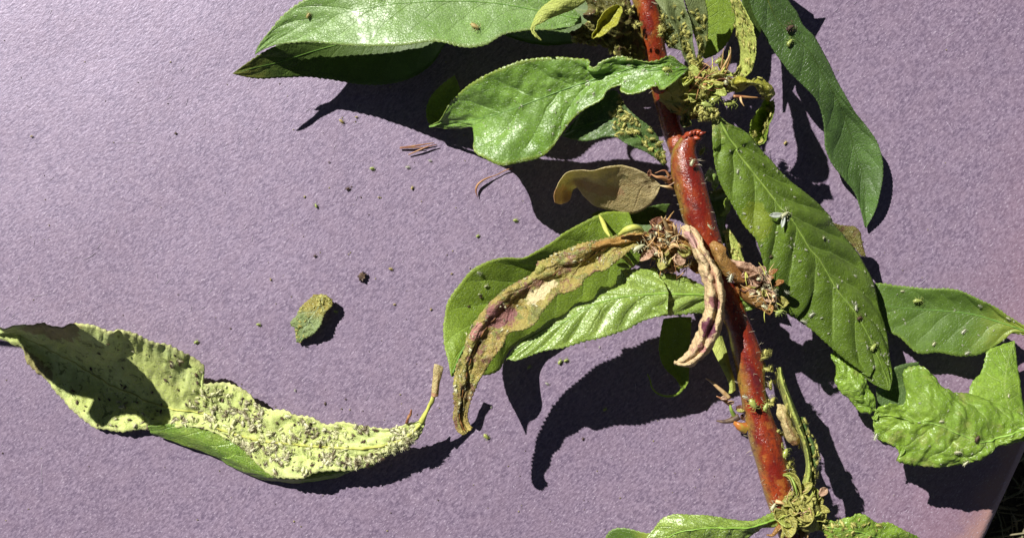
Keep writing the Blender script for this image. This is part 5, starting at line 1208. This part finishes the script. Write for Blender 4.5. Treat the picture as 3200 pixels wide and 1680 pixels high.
colony('white specks of skins on the right leaf', 'right', 20, ['skin'], M['skin'], (.3, .6), band(0, .9, lambda t, s, q: 1), 45, name='cast_skin_specks')
colony('pale aphids on the leaf right of the bottom joint', 'bottomr', 60, ['green', 'white'], M['colony'], (.6, 1.3), band(0, .6, lambda t, s, q: 1), 46)
colony('aphids along the thin leaf strand', 'strand', 30, ['green', 'lime'], M['colony'], (.6, 1.2), band(0, 1, lambda t, s, q: 1), 47)
colony('aphids in the shade of the thin leaf strand', 'strand2', 26, ['green', 'lime'], M['colony'], (.8, 1.5), band(0, 1, lambda t, s, q: 1), 48)
colony('aphids crusting the torn scrap', 'frag', 45, ['green', 'white', 'tan'], M['colony'], (.5, 1.0), band(0, 1, lambda t, s, q: .25 + (1 - t) * .5 if t < .5 else .3), 49)
colony('specks on the small pointed leaf', 'spike', 12, ['green'], M['colony'], (.6, 1.1), band(0, 1, lambda t, s, q: 1), 50)
colony('aphids on the crumpled olive leaf', 'olive', 30, ['green'], M['colony'], (.8, 1.4), band(0, 1, lambda t, s, q: 1), 51)
patch('aphids packed in the upper joint', nodeA, 60, ['green', 'lime', 'white'], M['colony'], (1.0, 1.9), 2.35, 61)
patch('shaded aphids left of the upper joint', nodeA2, 60, ['green', 'lime'], M['colony'], (1.2, 2.0), 2.05, 62)
patch('aphids packed around the stalk of the largest leaf', ['N', (560, 790), (600, 820), (650, 830), (620, 880), (700, 830), (750, 850), (680, 900)], 22, ['green'], M['colony'], (1.3, 2.0), 2.45, 63, 5, .1)
patch('dusty aphids in the middle joint', nodeB, 36, ['skin', 'white', 'tan'], M['colony_grey'], (.8, 1.7), 2.4, 64)
patch('dusty aphids in the crumpled joint', nodeC, 40, ['skin', 'white', 'tan'], M['colony_grey'], (.8, 1.6), 2.4, 65)
patch('aphids packed in the bottom joint', nodeD, 60, ['green', 'lime', 'white'], M['colony'], (.9, 1.7), 2.3, 66)
patch('shaded aphids along the right side of the lower stem', ['I', (985, 200), (975, 300), (985, 400), (1000, 500), (1060, 700), (1080, 800), (1090, 860), (1110, 900), (1130, 920)], 46, ['green', 'lime', 'skin'], M['colony'], (1.0, 1.9), 1.95, 67, 7)
patch('shaded aphids right of the upper stem', ['M', (1150, 300), (1200, 400), (1170, 500), (1100, 620)], 14, ['green', 'skin'], M['colony'], (1.0, 1.8), 2.1, 68, 7)
patch('aphids left of the upper stem', ['M', (620, 100), (620, 240), (740, 400), (600, 180), (300, 680), (120, 240), (60, 400)], 30, ['green', 'skin'], M['colony'], (.8, 1.6), 2.4, 69, 10)

# ------------------------------------------------------------------ dry stipules lying on the paper
st = empty('dry_stipule', pt(1305, 460, .03)); tag(st, 'crossed pair of dry brown stipules lying on the paper', 'stipule')
for a, z in ((['V', (868, 214), (950, 205), (1020, 195), (1075, 186)], [.03, .07, .06]), (['V', (920, 258), (980, 232), (1040, 208), (1092, 196)], [.03, .08, .07]), (['V', (868, 220), (940, 214), (1010, 215)], [.03, .05, .05])):
    q = spline(rd(a), 12); tube('strand', W3(q[:, 0], q[:, 1], interp1(z, 12)), interp1([.009, .017, .008], 12), M['fibre'], st, 6, .004)
q = spline(rd(['V', (1338, 515), (1328, 480), (1335, 445), (1365, 415), (1400, 398), (1450, 380), (1510, 350), (1548, 338)]), 30)
tag(tube('dry_stipule', W3(q[:, 0], q[:, 1], interp1([.03, .08, .1, .06, .05, .08], 30)), interp1([.007, .024, .022, .012, .012, .018], 30), M['fibre'], None, 6, .008),
    'curved dry brown stipule lying across the shadow edge below the folded leaf', 'stipule')
# dark torn fleck
r = random.Random(9); V = []; cc = pt(1132, 863, .0)
for k in range(14):
    a = 2 * math.pi * k / 14; rr = .085 + .05 * r.random() * (1 if k % 2 else -.3)
    for zz in (0, 1): V.append((cc.x + rr * math.cos(a) * (1 - .25 * zz), cc.y + rr * math.sin(a) * (1 - .25 * zz) * 1.2, .0 + zz * (.06 + .03 * r.random())))
F = [(2 * k, 2 * ((k + 1) % 14), 2 * ((k + 1) % 14) + 1, 2 * k + 1) for k in range(14)] + [tuple(2 * k + 1 for k in range(14)), tuple(2 * k for k in range(14))[::-1]]
tag(mesh_obj('dirt_fleck', V, F, M['dark_speck'], None, smooth=False), 'ragged black fleck of dirt in the middle of the paper', 'fleck')
# loose white fibres on the paper
s = Soup(); r = random.Random(17)
for i in range(260):
    x = r.uniform(-13, 11); y = r.uniform(-7, 7); an = r.gauss(.85, .6); L = r.uniform(.04, .16) if r.random() < .93 else r.uniform(.25, .5)
    if x > edge_x(y) - .2: continue
    zb = paper_z(x, y) + .006; d = np.array([math.cos(an), math.sin(an), 0]); c = np.array([-d[1], d[0], 0]) * r.uniform(-.3, .3)
    p = np.array([x, y, zb]); u = np.linspace(0, 1, 4)[:, None]
    V, F = tube('', p + d * L * u + c * L * u * u, [.004, .006, .006, .003], None, sides=3, raw=True); s.add(V, F)
fb_ = s.obj('paper_fibres', simple('paper_fibre', (.62, .55, .64), (.5, .42, .53), rough=.5), sheet); fb_['kind'] = 'stuff'

# fine litter: dust and crumbs shed by the branch
s = Soup(); r = random.Random(77)
for i in range(420):
    px = r.gauss(1500, 700) if r.random() < .7 else r.uniform(0, 3100); py = r.uniform(20, 1660)
    x, y = (px - 1600) / S, (840 - py) / S
    if x > edge_x(y) - .2: continue
    sz = r.uniform(.006, .02) if r.random() < .93 else r.uniform(.02, .035)
    c = np.array([x, y, paper_z(x, y) + sz * .5]); vs = []
    for k in range(6):
        d = np.array([(1, 0, 0), (-1, 0, 0), (0, 1, 0), (0, -1, 0), (0, 0, 1), (0, 0, -1)][k], float)
        vs.append(c + d * sz * np.array([1, 1, .6]) * r.uniform(.6, 1.6))
    s.add(vs, [(0, 2, 4), (2, 1, 4), (1, 3, 4), (3, 0, 4), (2, 0, 5), (1, 2, 5), (3, 1, 5), (0, 3, 5)])
tag(s.obj('litter', simple('litter', (.30, .26, .12), (.10, .07, .05), rough=.7, scale=3, thr=(.45, .55))), 'fine crumbs of plant dust scattered over the paper', 'litter', kind='stuff')

# ------------------------------------------------------------------ a leaf of the next shoot, hanging over the sheet left of the picture; its shadow lies on the loose leaf
over = tuple(sdir * (3.5 / sdir.z))
leaf('overhanging_leaf', None, [
    (['K', (95, 170), (220, 120), (380, 100), (560, 110), (720, 190), (830, 320), (960, 440), (1010, 520), (1030, 620), (1045, 720)], .5),
    (['K', (95, 190), (220, 260), (400, 340), (600, 440), (760, 540), (900, 640), (1000, 720), (1048, 740)], .45),
    (['K', (95, 210), (190, 400), (340, 520), (500, 558), (465, 620), (500, 700), (560, 735), (640, 670), (780, 660), (860, 720), (960, 765), (1045, 775)], .5),
], M['leaf_dark'], nt=110, ns=21, serr=(.02, 30), crk=(.03, 1, 1), key='over', lift=over)
tag(bpy.data.objects['overhanging_leaf'], 'green leaf of the next shoot hanging over the paper beyond the left edge', 'leaf')
q = np.array([W3(45.7, 1040.0, .45) + np.array(over), W3(45.7, 1040.0, .45) + np.array(over) + (-1.5, .3, .2), W3(45.7, 1040.0, .45) + np.array(over) + (-4, .2, -.6), W3(45.7, 1040.0, .45) + np.array(over) + (-9, -.5, -5.6)]).reshape(4, 3)
qq = spline(q, 24)
tube('petiole', qq, np.linspace(.05, .14, 24), M['rib_green'], bpy.data.objects['overhanging_leaf'], 8, .01)
